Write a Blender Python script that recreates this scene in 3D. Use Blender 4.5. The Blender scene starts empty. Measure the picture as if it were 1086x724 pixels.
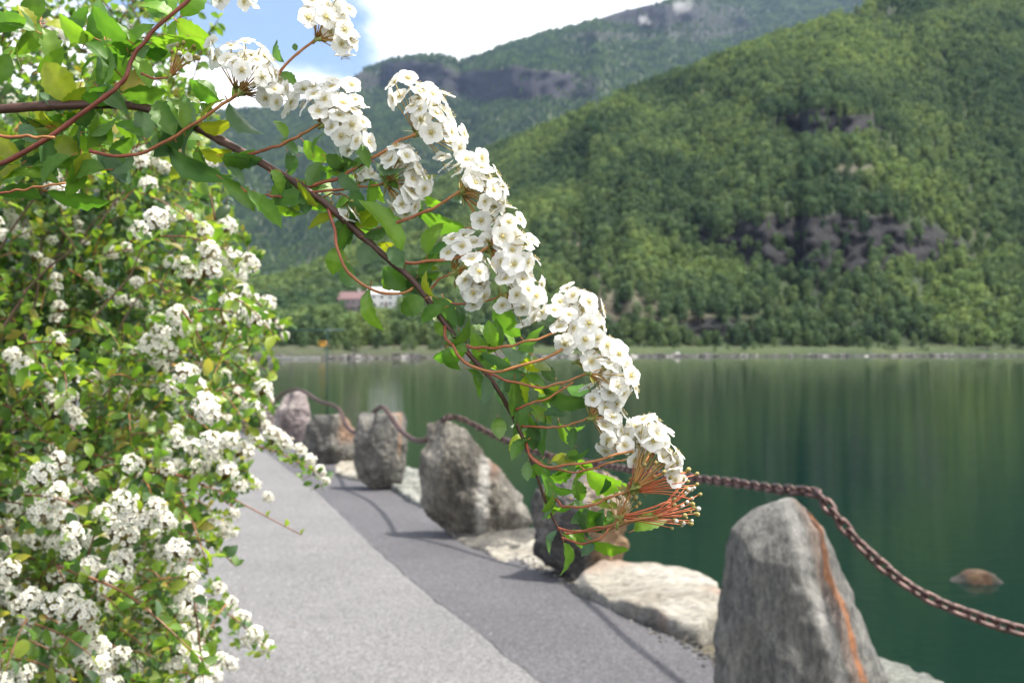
import bpy, bmesh, math, random
import numpy as np
from mathutils import Vector, Matrix, noise
from math import radians, sin, cos, pi, sqrt

random.seed(7); rng = np.random.default_rng(7)
sc = bpy.context.scene
COL = sc.collection

# ------------------------------------------------------------------ camera
FPX, CX, CY, HY = 1150.0, 543.0, 362.0, 370.0
EYE = Vector((0, 0, 1.6))
cam = bpy.data.objects.new('camera', bpy.data.cameras.new('camera'))
COL.objects.link(cam)
PITCH = math.atan2(HY - CY, FPX)
cam.location = EYE
cam.rotation_euler = (pi / 2 + PITCH, 0, 0)
cam.data.sensor_width = 36.0
cam.data.lens = FPX / 1086.0 * 36.0
cam.data.clip_start = 0.02
cam.data.clip_end = 20000
cam.data.dof.use_dof = True
cam.data.dof.focus_distance = 0.56
cam.data.dof.aperture_fstop = 19.0
sc.camera = cam

# ------------------------------------------------------------------ light
SUN_EL, SUN_AZ = 67.0, 88.0      # azimuth clockwise from +Y (view direction) towards +X
world = bpy.data.worlds.new('World'); sc.world = world
world.use_nodes = True
nt = world.node_tree; nt.nodes.clear()
def N(nt, t, **kw):
    n = nt.nodes.new(t)
    for k, v in kw.items():
        if hasattr(n, k): setattr(n, k, v)
        else: n.inputs[k.replace('_', ' ')].default_value = v
    return n
def mathn(nt, op, a, b=None, c=None, clamp=False):
    n = nt.nodes.new('ShaderNodeMath'); n.operation = op; n.use_clamp = clamp
    for i, v in enumerate((a, b, c)):
        if v is None: continue
        if isinstance(v, (int, float)): n.inputs[i].default_value = v
        else: nt.links.new(v, n.inputs[i])
    return n.outputs[0]
sky = nt.nodes.new('ShaderNodeTexSky'); sky.sky_type = 'NISHITA'; sky.sun_disc = False
sky.sun_elevation = radians(SUN_EL); sky.sun_rotation = radians(SUN_AZ)
sky.air_density = 1.0; sky.dust_density = 0.6; sky.ozone_density = 1.5
tc = nt.nodes.new('ShaderNodeTexCoord')
sep = nt.nodes.new('ShaderNodeSeparateXYZ'); nt.links.new(tc.outputs['Generated'], sep.inputs[0])
mp = nt.nodes.new('ShaderNodeMapping'); mp.inputs['Scale'].default_value = (1, 1, 2.2)
mp.inputs['Location'].default_value = (3.1, 0.4, 0.9)
nt.links.new(tc.outputs['Generated'], mp.inputs[0])
cn = N(nt, 'ShaderNodeTexNoise', Scale=3.2, Detail=9.0, Roughness=0.55, Distortion=0.25)
nt.links.new(mp.outputs[0], cn.inputs['Vector'])
# cloud cover: a bank of cloud everywhere except an opening to the left and high up
ax = mathn(nt, 'MULTIPLY', mathn(nt, 'ADD', sep.outputs['X'], 0.150), 3.2)
az = mathn(nt, 'MULTIPLY', mathn(nt, 'SUBTRACT', 0.265, sep.outputs['Z']), 3.6)
bias = mathn(nt, 'MINIMUM', mathn(nt, 'MAXIMUM', mathn(nt, 'MAXIMUM', ax, az), -0.16), 0.30)
cov = mathn(nt, 'ADD', cn.outputs['Fac'], bias)
mr = N(nt, 'ShaderNodeMapRange'); mr.interpolation_type = 'SMOOTHSTEP'
mr.inputs['From Min'].default_value = 0.46; mr.inputs['From Max'].default_value = 0.62
nt.links.new(cov, mr.inputs['Value'])
cn2 = N(nt, 'ShaderNodeTexNoise', Scale=5.0, Detail=6.0); nt.links.new(mp.outputs[0], cn2.inputs['Vector'])
cr = nt.nodes.new('ShaderNodeValToRGB'); nt.links.new(cn2.outputs['Fac'], cr.inputs[0])
cr.color_ramp.elements[0].position = 0.32; cr.color_ramp.elements[0].color = (9.5, 9.6, 9.8, 1)
cr.color_ramp.elements[1].position = 0.6; cr.color_ramp.elements[1].color = (15, 14.8, 14.5, 1)
mx = nt.nodes.new('ShaderNodeMix'); mx.data_type = 'RGBA'
nt.links.new(mr.outputs[0], mx.inputs['Factor']); nt.links.new(sky.outputs[0], mx.inputs['A']); nt.links.new(cr.outputs[0], mx.inputs['B'])
bg = nt.nodes.new('ShaderNodeBackground'); bg.inputs['Strength'].default_value = 0.095
nt.links.new(mx.outputs['Result'], bg.inputs['Color'])
wo = nt.nodes.new('ShaderNodeOutputWorld'); nt.links.new(bg.outputs[0], wo.inputs['Surface'])

sl = bpy.data.lights.new('sun', 'SUN'); sl.energy = 5.0; sl.angle = radians(2.0); sl.color = (1.0, 0.945, 0.85)
sun = bpy.data.objects.new('sun', sl); COL.objects.link(sun)
sdir = Vector((sin(radians(SUN_AZ)) * cos(radians(SUN_EL)), cos(radians(SUN_AZ)) * cos(radians(SUN_EL)), sin(radians(SUN_EL))))
sun.rotation_euler = sdir.to_track_quat('Z', 'Y').to_euler()
sun.location = sdir * 20

sc.view_settings.view_transform = 'Standard'; sc.view_settings.look = 'None'
sc.view_settings.exposure = 0.90; sc.view_settings.gamma = 1.0; sc.view_settings.use_curve_mapping = False
cy = sc.cycles
cy.max_bounces = 6; cy.diffuse_bounces = 2; cy.glossy_bounces = 2; cy.transmission_bounces = 3
cy.transparent_max_bounces = 6; cy.volume_bounces = 0; cy.use_denoising = True
cy.caustics_reflective = False; cy.caustics_refractive = False

# ------------------------------------------------------------------ helpers
def W(px, py, Y):
    """photo pixel at forward distance Y -> world point"""
    d = Vector(((px - CX) / FPX, 1, 0)) ; e = (CY - py) / FPX
    v = Vector((0, cos(PITCH), sin(PITCH))) + Vector((1, 0, 0)) * ((px - CX) / FPX) + Vector((0, -sin(PITCH), cos(PITCH))) * e
    return EYE + v * (Y / v.y)
def G(px, py, z=0.0):
    """photo pixel on the level z -> world point"""
    v = Vector((0, cos(PITCH), sin(PITCH))) + Vector((1, 0, 0)) * ((px - CX) / FPX) + Vector((0, -sin(PITCH), cos(PITCH))) * ((CY - py) / FPX)
    return EYE + v * ((z - EYE.z) / v.z)

def tag(o, label=None, cat=None, group=None, kind=None):
    if label: o['label'] = label
    if cat: o['category'] = cat
    if group: o['group'] = group
    if kind: o['kind'] = kind
    return o
def link(o, parent=None):
    COL.objects.link(o)
    if parent is not None: o.parent = parent
    return o
def empty(name, loc):
    o = bpy.data.objects.new(name, None); o.location = loc; o.empty_display_size = 0.1
    return link(o)

class MB:
    def __init__(s): s.v = []; s.f = []; s.m = []; s.c = []; s.n = 0
    def add(s, verts, faces, mat=0, col=None):
        verts = np.asarray(verts, float); k = len(verts)
        s.v.append(verts); n = s.n
        s.f.extend([tuple(i + n for i in f) for f in faces]); s.m.extend([mat] * len(faces))
        if col is None: col = (1, 1, 1)
        c = np.asarray(col, float)
        s.c.append(np.tile(c, (k, 1)) if c.ndim == 1 else c)
        s.n += k
    def mesh(s, name, mats, smooth=True, origin=None):
        V = np.concatenate(s.v)
        if origin is not None: V = V - np.array(origin)
        me = bpy.data.meshes.new(name); me.from_pydata(V.tolist(), [], s.f)
        for m in mats: me.materials.append(m)
        me.polygons.foreach_set('material_index', s.m)
        if smooth: me.polygons.foreach_set('use_smooth', [True] * len(s.f))
        ca = me.color_attributes.new('col', 'FLOAT_COLOR', 'POINT')
        C = np.concatenate(s.c); ca.data.foreach_set('color', np.hstack([C, np.ones((len(C), 1))]).ravel())
        me.update(); return me
    def build(s, name, mats, parent=None, smooth=True, origin=None, loc=None):
        if not isinstance(mats, (list, tuple)): mats = [mats]
        o = bpy.data.objects.new(name, s.mesh(name, mats, smooth, origin))
        if loc is not None: o.location = loc
        return link(o, parent)

def resample(pts, n):
    P = np.array([list(p) for p in pts], float)
    # Catmull-Rom
    Q = np.vstack([2 * P[0] - P[1], P, 2 * P[-1] - P[-2]])
    out = []
    for i in range(n):
        t = i / (n - 1) * (len(P) - 1); k = min(int(t), len(P) - 2); u = t - k
        a, b, c, d = Q[k], Q[k + 1], Q[k + 2], Q[k + 3]
        out.append(0.5 * ((2 * b) + (c - a) * u + (2 * a - 5 * b + 4 * c - d) * u * u + (3 * b - a - 3 * c + d) * u ** 3))
    return np.array(out)
def lin(pts, n):
    P = np.array([list(p) for p in pts], float)
    d = np.r_[0, np.cumsum(np.linalg.norm(np.diff(P, axis=0), axis=1))]
    t = np.linspace(0, d[-1], n)
    return np.stack([np.interp(t, d, P[:, i]) for i in range(P.shape[1])], 1)
def tube(mb, P, R, seg=6, mat=0, col=None, jitter=0.0):
    P = np.asarray(P, float); n = len(P)
    R = np.full(n, R) if np.isscalar(R) else np.asarray(R)
    T = np.gradient(P, axis=0); T /= np.linalg.norm(T, axis=1)[:, None] + 1e-12
    up = np.array([0.0, 0, 1]) if abs(T[0][2]) < 0.9 else np.array([1.0, 0, 0])
    V = []; a = np.cross(T[0], up); a /= np.linalg.norm(a)
    for i in range(n):
        a = a - T[i] * np.dot(a, T[i]); a /= np.linalg.norm(a) + 1e-12
        b = np.cross(T[i], a)
        for k in range(seg):
            th = 2 * pi * k / seg; r = R[i] * (1 + jitter * random.uniform(-1, 1))
            V.append(P[i] + (a * cos(th) + b * sin(th)) * r)
    F = [(i * seg + k, i * seg + (k + 1) % seg, (i + 1) * seg + (k + 1) % seg, (i + 1) * seg + k) for i in range(n - 1) for k in range(seg)]
    F.append(tuple(range(seg - 1, -1, -1))); F.append(tuple((n - 1) * seg + k for k in range(seg)))
    mb.add(V, F, mat, col)
def box(mb, c, s, rz=0.0, mat=0, col=None):
    c = np.array(c, float); h = np.array(s, float) / 2
    V = np.array([[x, y, z] for x in (-1, 1) for y in (-1, 1) for z in (-1, 1)]) * h
    R = np.array([[cos(rz), -sin(rz), 0], [sin(rz), cos(rz), 0], [0, 0, 1]])
    mb.add(V @ R.T + c, [(0, 1, 3, 2), (4, 6, 7, 5), (0, 4, 5, 1), (2, 3, 7, 6), (0, 2, 6, 4), (1, 5, 7, 3)], mat, col)
def fbm(p, o=4): return noise.fractal(Vector(p), 1.0, 2.0, o)
def sstep(a, b, x):
    t = np.clip((np.asarray(x, float) - a) / (b - a), 0, 1); return t * t * (3 - 2 * t)

# ------------------------------------------------------------------ materials
def newmat(name):
    m = bpy.data.materials.new(name); m.use_nodes = True
    nt = m.node_tree; nt.nodes.clear()
    out = nt.nodes.new('ShaderNodeOutputMaterial')
    p = nt.nodes.new('ShaderNodeBsdfPrincipled'); nt.links.new(p.outputs[0], out.inputs['Surface'])
    return m, nt, p, out
def ramp(nt, fac, stops, interp='LINEAR'):
    r = nt.nodes.new('ShaderNodeValToRGB'); nt.links.new(fac, r.inputs[0]); r.color_ramp.interpolation = interp
    el = r.color_ramp.elements
    while len(el) < len(stops): el.new(0.5)
    for e, (p, c) in zip(el, stops): e.position = p; e.color = (*c, 1)
    return r.outputs[0]
def mixc(nt, f, a, b, mode='MIX'):
    m = nt.nodes.new('ShaderNodeMix'); m.data_type = 'RGBA'; m.blend_type = mode
    for k, v in (('Factor', f), ('A', a), ('B', b)):
        if isinstance(v, (int, float)): m.inputs[k].default_value = v
        elif isinstance(v, tuple): m.inputs[k].default_value = (*v, 1)
        else: nt.links.new(v, m.inputs[k])
    return m.outputs['Result']
def noise_n(nt, scale, detail=5, rough=0.55, coord='Object', stretch=None, dist=0.0):
    t = nt.nodes.new('ShaderNodeTexCoord'); v = t.outputs[coord]
    if stretch:
        mpn = nt.nodes.new('ShaderNodeMapping'); mpn.inputs['Scale'].default_value = stretch
        nt.links.new(v, mpn.inputs[0]); v = mpn.outputs[0]
    n = nt.nodes.new('ShaderNodeTexNoise'); nt.links.new(v, n.inputs['Vector'])
    n.inputs['Scale'].default_value = scale; n.inputs['Detail'].default_value = detail
    n.inputs['Roughness'].default_value = rough; n.inputs['Distortion'].default_value = dist
    return n.outputs['Fac']
def bump(nt, p, h, dist, strength=1.0):
    b = nt.nodes.new('ShaderNodeBump'); b.inputs['Distance'].default_value = dist; b.inputs['Strength'].default_value = strength
    nt.links.new(h, b.inputs['Height']); nt.links.new(b.outputs[0], p.inputs['Normal'])
def vcol(nt, name='col'):
    a = nt.nodes.new('ShaderNodeVertexColor'); a.layer_name = name; return a.outputs[0]

def asphalt(name, a, b, spk):
    m, nt, p, o = newmat(name)
    big = noise_n(nt, 0.9, 6, 0.6); fine = noise_n(nt, 75, 4, 0.8); mid = noise_n(nt, 14, 5, 0.7)
    c = ramp(nt, big, [(0.3, a), (0.7, b)])
    c = mixc(nt, mathn(nt, 'MULTIPLY', mid, 0.6), c, tuple(x * 0.7 for x in a))
    st = ramp(nt, noise_n(nt, 2.6, 7, 0.7, dist=1.2), [(0.56, (0, 0, 0)), (0.66, (1, 1, 1))])
    c = mixc(nt, mathn(nt, 'MULTIPLY', st, 0.28), c, tuple(x * 0.5 for x in a))
    s = ramp(nt, fine, [(0.38, (0.5, 0.5, 0.5)), (0.5, (1, 1, 1)), (0.6, (spk, spk, spk))])
    c = mixc(nt, 1.0, c, s, 'MULTIPLY')
    nt.links.new(c, p.inputs['Base Color']); p.inputs['Roughness'].default_value = 0.85
    bump(nt, p, mathn(nt, 'ADD', fine, mid), 0.004, 0.8)
    return m
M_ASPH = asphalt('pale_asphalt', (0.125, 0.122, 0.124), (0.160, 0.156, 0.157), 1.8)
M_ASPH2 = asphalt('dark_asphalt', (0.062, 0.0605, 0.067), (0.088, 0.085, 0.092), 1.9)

def soilmat():
    m, nt, p, o = newmat('soil')
    a = noise_n(nt, 3, 8, 0.65)
    c = ramp(nt, a, [(0.3, (0.035, 0.028, 0.018)), (0.5, (0.09, 0.075, 0.05)), (0.7, (0.05, 0.07, 0.025))])
    nt.links.new(c, p.inputs['Base Color']); p.inputs['Roughness'].default_value = 0.95
    bump(nt, p, a, 0.08); return m
M_SOIL = soilmat()

def rockmat(name, dark, midc, lightc, rust=(0.42, 0.17, 0.06), stretch=(1, 1, 1), sc_=1.0, rustamt=1.0, bd=0.05):
    m, nt, p, o = newmat(name)
    big = noise_n(nt, 3.2 * sc_, 8, 0.62, stretch=stretch, dist=0.6)
    fine = noise_n(nt, 34 * sc_, 8, 0.75, stretch=stretch)
    pit = noise_n(nt, 90 * sc_, 4, 0.7)
    c = ramp(nt, big, [(0.36, dark), (0.49, midc), (0.62, lightc)])
    f = ramp(nt, fine, [(0.34, (0.28, 0.28, 0.3)), (0.5, (0.95, 0.95, 0.95)), (0.66, (1.6, 1.57, 1.5))])
    c = mixc(nt, 0.9, c, f, 'MULTIPLY')
    lich = ramp(nt, noise_n(nt, 9 * sc_, 6, 0.7), [(0.6, (0, 0, 0)), (0.7, (1, 1, 1))])
    c = mixc(nt, mathn(nt, 'MULTIPLY', lich, 0.35), c, tuple(x * 0.45 for x in dark))
    sepc = nt.nodes.new('ShaderNodeSeparateColor'); nt.links.new(vcol(nt), sepc.inputs[0])
    # red channel: rust stain, green channel: pale veins and areas, blue channel: black marks and darker areas
    rf = mathn(nt, 'MULTIPLY', mathn(nt, 'MULTIPLY', sepc.outputs[0], ramp(nt, fine, [(0.32, (0.25,) * 3), (0.55, (1,) * 3)])), rustamt, clamp=True)
    c = mixc(nt, rf, c, rust)
    c = mixc(nt, mathn(nt, 'MULTIPLY', sepc.outputs[1], ramp(nt, fine, [(0.3, (0.3,) * 3), (0.6, (1,) * 3)])), c, (0.62, 0.6, 0.56))
    c = mixc(nt, mathn(nt, 'MULTIPLY', sepc.outputs[2], ramp(nt, big, [(0.3, (1,) * 3), (0.62, (0.35,) * 3)])), c, (0.035, 0.035, 0.035))
    nt.links.new(c, p.inputs['Base Color']); p.inputs['Roughness'].default_value = 0.82
    h = mathn(nt, 'ADD', mathn(nt, 'MULTIPLY', big, 1.5), mathn(nt, 'ADD', fine, mathn(nt, 'MULTIPLY', pit, 0.35)))
    bump(nt, p, h, bd, 0.9)
    return m
M_ROCK1 = rockmat('grey_schist', (0.16, 0.158, 0.148), (0.215, 0.212, 0.2), (0.27, 0.266, 0.25), stretch=(1, 1, 0.35), rust=(0.5, 0.2, 0.08))
M_ROCK2 = rockmat('dark_speckled_rock', (0.06, 0.06, 0.06), (0.16, 0.155, 0.15), (0.33, 0.31, 0.28), sc_=1.2, rust=(0.40, 0.25, 0.13))
M_ROCK3 = rockmat('veined_rock', (0.085, 0.075, 0.06), (0.20, 0.185, 0.155), (0.36, 0.335, 0.29), stretch=(1, 1, 0.4), rust=(0.28, 0.12, 0.06))
M_ROCK4 = rockmat('grey_rock', (0.06, 0.06, 0.055), (0.135, 0.128, 0.112), (0.25, 0.235, 0.2), stretch=(1, 1, 0.5), rust=(0.36, 0.19, 0.1))
M_ROCKP = rockmat('pink_grey_rock', (0.15, 0.12, 0.12), (0.3, 0.25, 0.25), (0.45, 0.4, 0.38))
M_LEDGE = rockmat('cream_ledge_rock', (0.20, 0.17, 0.12), (0.36, 0.33, 0.27), (0.48, 0.45, 0.39), stretch=(0.5, 1, 1.4), rust=(0.42, 0.2, 0.1), sc_=0.9)
M_LEDGE2 = rockmat('grey_green_ledge_rock', (0.14, 0.15, 0.13), (0.26, 0.27, 0.24), (0.4, 0.4, 0.36))
M_WET = rockmat('wet_shore_rock', (0.012, 0.013, 0.010), (0.035, 0.032, 0.022), (0.10, 0.085, 0.05), sc_=2)
M_FARROCK = rockmat('far_shore_rock', (0.026, 0.025, 0.026), (0.06, 0.057, 0.058), (0.17, 0.16, 0.16), sc_=0.2, bd=0.2)

def chainmat():
    m, nt, p, o = newmat('rusty_iron')
    a = noise_n(nt, 60, 6, 0.7)
    c = ramp(nt, a, [(0.35, (0.03, 0.018, 0.018)), (0.55, (0.11, 0.058, 0.05)), (0.75, (0.26, 0.15, 0.125))])
    nt.links.new(c, p.inputs['Base Color']); p.inputs['Metallic'].default_value = 0.3; p.inputs['Roughness'].default_value = 0.38
    bump(nt, p, a, 0.002); return m
M_CHAIN = chainmat()
def plain(name, c, rough=0.6, metal=0.0, var=0.15, scale=8):
    m, nt, p, o = newmat(name)
    a = noise_n(nt, scale, 5, 0.6)
    cc = ramp(nt, a, [(0.3, tuple(x * (1 - var) for x in c)), (0.7, tuple(min(1, x * (1 + var)) for x in c))])
    nt.links.new(cc, p.inputs['Base Color']); p.inputs['Roughness'].default_value = rough; p.inputs['Metallic'].default_value = metal
    return m

def watermat():
    m, nt, p, o = newmat('fjord_water')
    a = noise_n(nt, 1.0, 4, 0.55, stretch=(2.0, 6.0, 1)); b = noise_n(nt, 0.12, 4, 0.5, stretch=(0.6, 2.0, 1))
    c2 = noise_n(nt, 0.03, 3, 0.5)
    c = ramp(nt, c2, [(0.3, (0.0010, 0.0120, 0.0092)), (0.7, (0.0016, 0.0155, 0.0112))])
    nt.links.new(c, p.inputs['Base Color']); p.inputs['Roughness'].default_value = 0.02; p.inputs['IOR'].default_value = 1.33
    bump(nt, p, mathn(nt, 'ADD', mathn(nt, 'MULTIPLY', a, 0.06), mathn(nt, 'MULTIPLY', b, 0.22)), 0.085, 1.0)
    return m
M_WATER = watermat()

def leafmat(name, use_obj=True, base=(1, 1, 1), trans=0.4):
    m = bpy.data.materials.new(name); m.use_nodes = True
    nt = m.node_tree; nt.nodes.clear()
    out = nt.nodes.new('ShaderNodeOutputMaterial')
    p = nt.nodes.new('ShaderNodeBsdfPrincipled'); tr = nt.nodes.new('ShaderNodeBsdfTranslucent')
    if use_obj:
        oi = nt.nodes.new('ShaderNodeObjectInfo'); c = oi.outputs['Color']
        vc = vcol(nt)                      # midrib / veins / blotch stored on the blade
        c = mixc(nt, 1.0, c, vc, 'MULTIPLY')
        n1 = noise_n(nt, 3.0, 5, 0.65)
        c = mixc(nt, 0.6, c, ramp(nt, n1, [(0.3, (0.72, 0.75, 0.7)), (0.7, (1.25, 1.2, 1.1))]), 'MULTIPLY')
    else:
        c = vcol(nt)
    g = nt.nodes.new('ShaderNodeNewGeometry')
    under = mixc(nt, 0.45, c, (0.16, 0.24, 0.15))
    c2 = mixc(nt, g.outputs['Backfacing'], c, under)
    nt.links.new(c2, p.inputs['Base Color']); p.inputs['Roughness'].default_value = 0.42
    p.inputs['Specular IOR Level'].default_value = 0.4
    tcx = mixc(nt, 1.0, c, (1.9, 2.1, 0.8), 'MULTIPLY')
    nt.links.new(tcx, tr.inputs['Color'])
    ms = nt.nodes.new('ShaderNodeMixShader'); ms.inputs[0].default_value = trans
    nt.links.new(p.outputs[0], ms.inputs[1]); nt.links.new(tr.outputs[0], ms.inputs[2]); nt.links.new(ms.outputs[0], out.inputs['Surface'])
    return m
M_LEAF = leafmat('spirea_leaf', True)
M_BLEAF = leafmat('shrub_leaf', False)
def petalmat():
    m = bpy.data.materials.new('white_petal'); m.use_nodes = True
    nt = m.node_tree; nt.nodes.clear()
    out = nt.nodes.new('ShaderNodeOutputMaterial')
    p = nt.nodes.new('ShaderNodeBsdfPrincipled'); tr = nt.nodes.new('ShaderNodeBsdfTranslucent')
    c = vcol(nt)
    nt.links.new(c, p.inputs['Base Color']); p.inputs['Roughness'].default_value = 0.6; p.inputs['Specular IOR Level'].default_value = 0.25
    nt.links.new(c, tr.inputs['Color'])
    ms = nt.nodes.new('ShaderNodeMixShader'); ms.inputs[0].default_value = 0.42
    nt.links.new(p.outputs[0], ms.inputs[1]); nt.links.new(tr.outputs[0], ms.inputs[2]); nt.links.new(ms.outputs[0], out.inputs['Surface'])
    return m
M_PETAL = petalmat()
def stemmat(name):
    m, nt, p, o = newmat(name)
    a = noise_n(nt, 90, 5, 0.65)
    c = mixc(nt, 0.7, vcol(nt), ramp(nt, a, [(0.3, (0.55, 0.5, 0.5)), (0.7, (1.35, 1.3, 1.25))]), 'MULTIPLY')
    nt.links.new(c, p.inputs['Base Color']); p.inputs['Roughness'].default_value = 0.5
    bump(nt, p, a, 0.0006); return m
M_STEM = stemmat('bark_and_stalk')

# ------------------------------------------------------------------ near ground, path, water
WZ = -1.2
Redge = [(1500, 1150), (1020, 860), (890, 775), (800, 727), (757, 700), (700, 668), (640, 634), (575, 604), (520, 578), (470, 548), (425, 520), (380, 497), (330, 476), (300, 463), (270, 452), (225, 440), (120, 424), (-120, 410)]
Seam = [(1000, 1150), (760, 870), (640, 775), (575, 724), (505, 668), (440, 618), (385, 568), (335, 520), (292, 487), (268, 470), (235, 455), (170, 440), (60, 425), (-150, 414)]
Ledge = [(-600, 1150), (-120, 860), (0, 760), (70, 690), (120, 620), (150, 560), (165, 510), (165, 478), (150, 460), (80, 444), (-20, 433), (-200, 422)]
def strip(name, A, B, z, mat, n=90, wob=(0, 0)):
    a = resample([G(x, y, z) for x, y in A], n); b = resample([G(x, y, z) for x, y in B], n)
    K = 8; V = []
    for i in range(n):
        wa = wob[0] * fbm((a[i][0] * 2.5, a[i][1] * 2.5, 1)) ; wb = wob[1] * fbm((b[i][0] * 2.5, b[i][1] * 2.5, 5))
        d = (b[i] - a[i]); d /= np.linalg.norm(d)
        for k in range(K + 1):
            t = k / K; q = a[i] * (1 - t) + b[i] * t + d * (wa * (1 - t) + wb * t); q[2] = z; V.append(q)
    F = [(i * (K + 1) + k, i * (K + 1) + k + 1, (i + 1) * (K + 1) + k + 1, (i + 1) * (K + 1) + k) for i in range(n - 1) for k in range(K)]
    mb = MB(); mb.add(V, F); return tag(mb.build(name, mat), kind='structure')
strip('pale_path', Ledge, Seam, 0.006, M_ASPH, wob=(0.05, 0.004))
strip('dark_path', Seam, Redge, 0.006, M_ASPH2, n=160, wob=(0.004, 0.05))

def seam():
    n = 300; P = resample([G(x, y, .011) for x, y in Seam], n); V = []
    for i, p in enumerate(P):
        w = .0015 + .005 * max(0, fbm((p[0] * 3, p[1] * 3, 2)) + .15); o = .02 * fbm((p[0] * 4, p[1] * 4, 9)); V += [(p[0] - w + o, p[1], .011), (p[0] + w + o, p[1], .011)]
    mb = MB(); mb.add(V, [(2 * i, 2 * i + 1, 2 * i + 3, 2 * i + 2) for i in range(n - 1)])
    tag(mb.build('path_seam', plain('bitumen', (.035, .033, .034), .7)), kind='structure')
seam()
def litter():
    mb = MB(); r = np.random.default_rng(77)
    for k in range(260):
        px, py = (r.normal(230, 70), r.uniform(480, 740)) if k < 200 else (r.uniform(200, 700), r.uniform(500, 720))
        g = G(px, py, .013); 
        if px < 150: continue
        s = r.uniform(.003, .0055); a = r.uniform(0, 6.28); c = (.85, .83, .76) if r.uniform() < .75 else (.22, .13, .05)
        if c[0] < .5: s *= 1.8
        mb.add([(g.x + cos(a + t) * s * q, g.y + sin(a + t) * s * q, .0125 + .002 * (q < 1)) for t, q in ((0, 1), (1.2, .8), (2.4, 1), (3.6, .7), (5, .9))], [(0, 1, 2, 3, 4)], 0, c)
    tag(mb.build('fallen_petals', M_PETAL, smooth=False), 'white petals and bits of leaf fallen on the path beside the shrub', 'petals', kind='stuff')

def ground():
    n = 140
    Q = resample([G(x, y, 0) for x, y in Redge], n)
    T = np.gradient(Q, axis=0); T /= np.linalg.norm(T, axis=1)[:, None]
    Nn = np.stack([-T[:, 1], T[:, 0], 0 * T[:, 0]], 1)
    for i in range(n):
        if Nn[i][0] < 0: Nn[i] = -Nn[i]
    prof = [(-40, -0.03), (-10, -0.03), (-4, -0.02), (-1, -0.01), (-0.2, -0.01), (0.0, -0.015), (0.25, -0.06), (0.55, -0.12), (0.85, -0.3), (1.1, -0.6), (1.5, -0.95), (2.1, -1.2), (3.0, -1.55), (6, -3.0), (12, -6)]
    V = []
    for i in range(n):
        for o, z in prof:
            q = Q[i] + Nn[i] * o
            k = 0.12 if 0.3 < o else 0.0
            V.append((q[0], q[1], z + k * fbm((q[0] * 1.7, q[1] * 1.7, 3))))
    m = len(prof)
    F = [(i * m + k, i * m + k + 1, (i + 1) * m + k + 1, (i + 1) * m + k) for i in range(n - 1) for k in range(m - 1)]
    mb = MB(); mb.add(V, F); return tag(mb.build('ground', M_SOIL), kind='structure'), Q, Nn
_, QE, QN = ground()

# far shore line: forward distance for each photo column
def Ysh(px): return np.interp(px, [-3000, 0, 300, 450, 600, 800, 1086, 4000], [250, 270, 300, 335, 375, 405, 430, 460])
mb = MB()
xs = np.linspace(-900, 900, 3); ys = [-30, 300, 700]
mb.add([(x, y, WZ) for y in ys for x in xs], [(i * 3 + k, i * 3 + k + 1, (i + 1) * 3 + k + 1, (i + 1) * 3 + k) for i in range(2) for k in range(2)])
tag(mb.build('water', M_WATER, smooth=False), kind='structure')

# ------------------------------------------------------------------ far terrain
def terrmat(name, rockc, low):
    m, nt, p, o = newmat(name)
    sepc = nt.nodes.new('ShaderNodeSeparateColor'); nt.links.new(vcol(nt), sepc.inputs[0])
    a = noise_n(nt, 0.05, 8, 0.65); b = noise_n(nt, 0.25, 6, 0.7, stretch=(1, 1, 0.35))
    veg = ramp(nt, a, [(0.35, (0.020, 0.036, 0.013)), (0.52, (0.036, 0.056, 0.018)), (0.68, (0.062, 0.062, 0.03))])
    rk = ramp(nt, b, [(0.3, tuple(x * 0.35 for x in rockc)), (0.5, rockc), (0.72, tuple(x * 2.2 for x in rockc))])
    c = mixc(nt, sepc.outputs[0], veg, rk)
    c = mixc(nt, mathn(nt, 'MULTIPLY', sepc.outputs[1], 0.85), c, low)      # tan ground / bank
    gr = ramp(nt, a, [(0.35, (0.028, 0.054, 0.014)), (0.65, (0.062, 0.085, 0.024))])
    c = mixc(nt, sepc.outputs[2], c, gr)
    nt.links.new(c, p.inputs['Base Color']); p.inputs['Roughness'].default_value = 0.95
    bump(nt, p, b, 3.0, 0.8); return m
M_TERR = terrmat('hillside_ground', (0.012, 0.0115, 0.014), (0.105, 0.092, 0.062))
M_TERR2 = terrmat('far_mountain_ground', (0.014, 0.013, 0.020), (0.1, 0.09, 0.07))

RIDGE1 = ([-3000, -1200, -200, 100, 240, 300, 350, 400, 460, 507, 544, 618, 691, 711, 778, 836, 895, 934, 1086, 1400, 2000, 3000],
          [352, 345, 338, 326, 314, 300, 281, 247, 200, 166, 150, 121, 88, 80, 57, 36, 17, 0, -60, -150, -120, -40])
S1 = ([-3000, 0, 300, 400, 507, 650, 800, 950, 1086, 1400, 3000], [0.10, 0.10, 0.125, 0.20, 0.30, 0.42, 0.50, 0.56, 0.62, 0.68, 0.6])
CL1 = [(880, 258, 135, 33, 1.0), (800, 262, 50, 22, .8), (945, 262, 70, 22, .9), (872, 134, 66, 17, 1.0), (735, 347, 110, 11, .9), (930, 350, 70, 9, .5), (905, 186, 24, 6, .8), (868, 305, 18, 36, .5), (925, 14, 30, 9, .6), (660, 330, 40, 12, .6)]
TAN1 = [(600, 262, 26, 10, 1.0), (655, 320, 60, 22, .9), (620, 290, 30, 18, .6), (720, 332, 40, 10, .8), (905, 182, 34, 9, .8), (960, 195, 30, 8, .6), (560, 330, 60, 12, .5), (1056, 338, 10, 5, .9), (880, 200, 20, 10, .5)]
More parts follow.
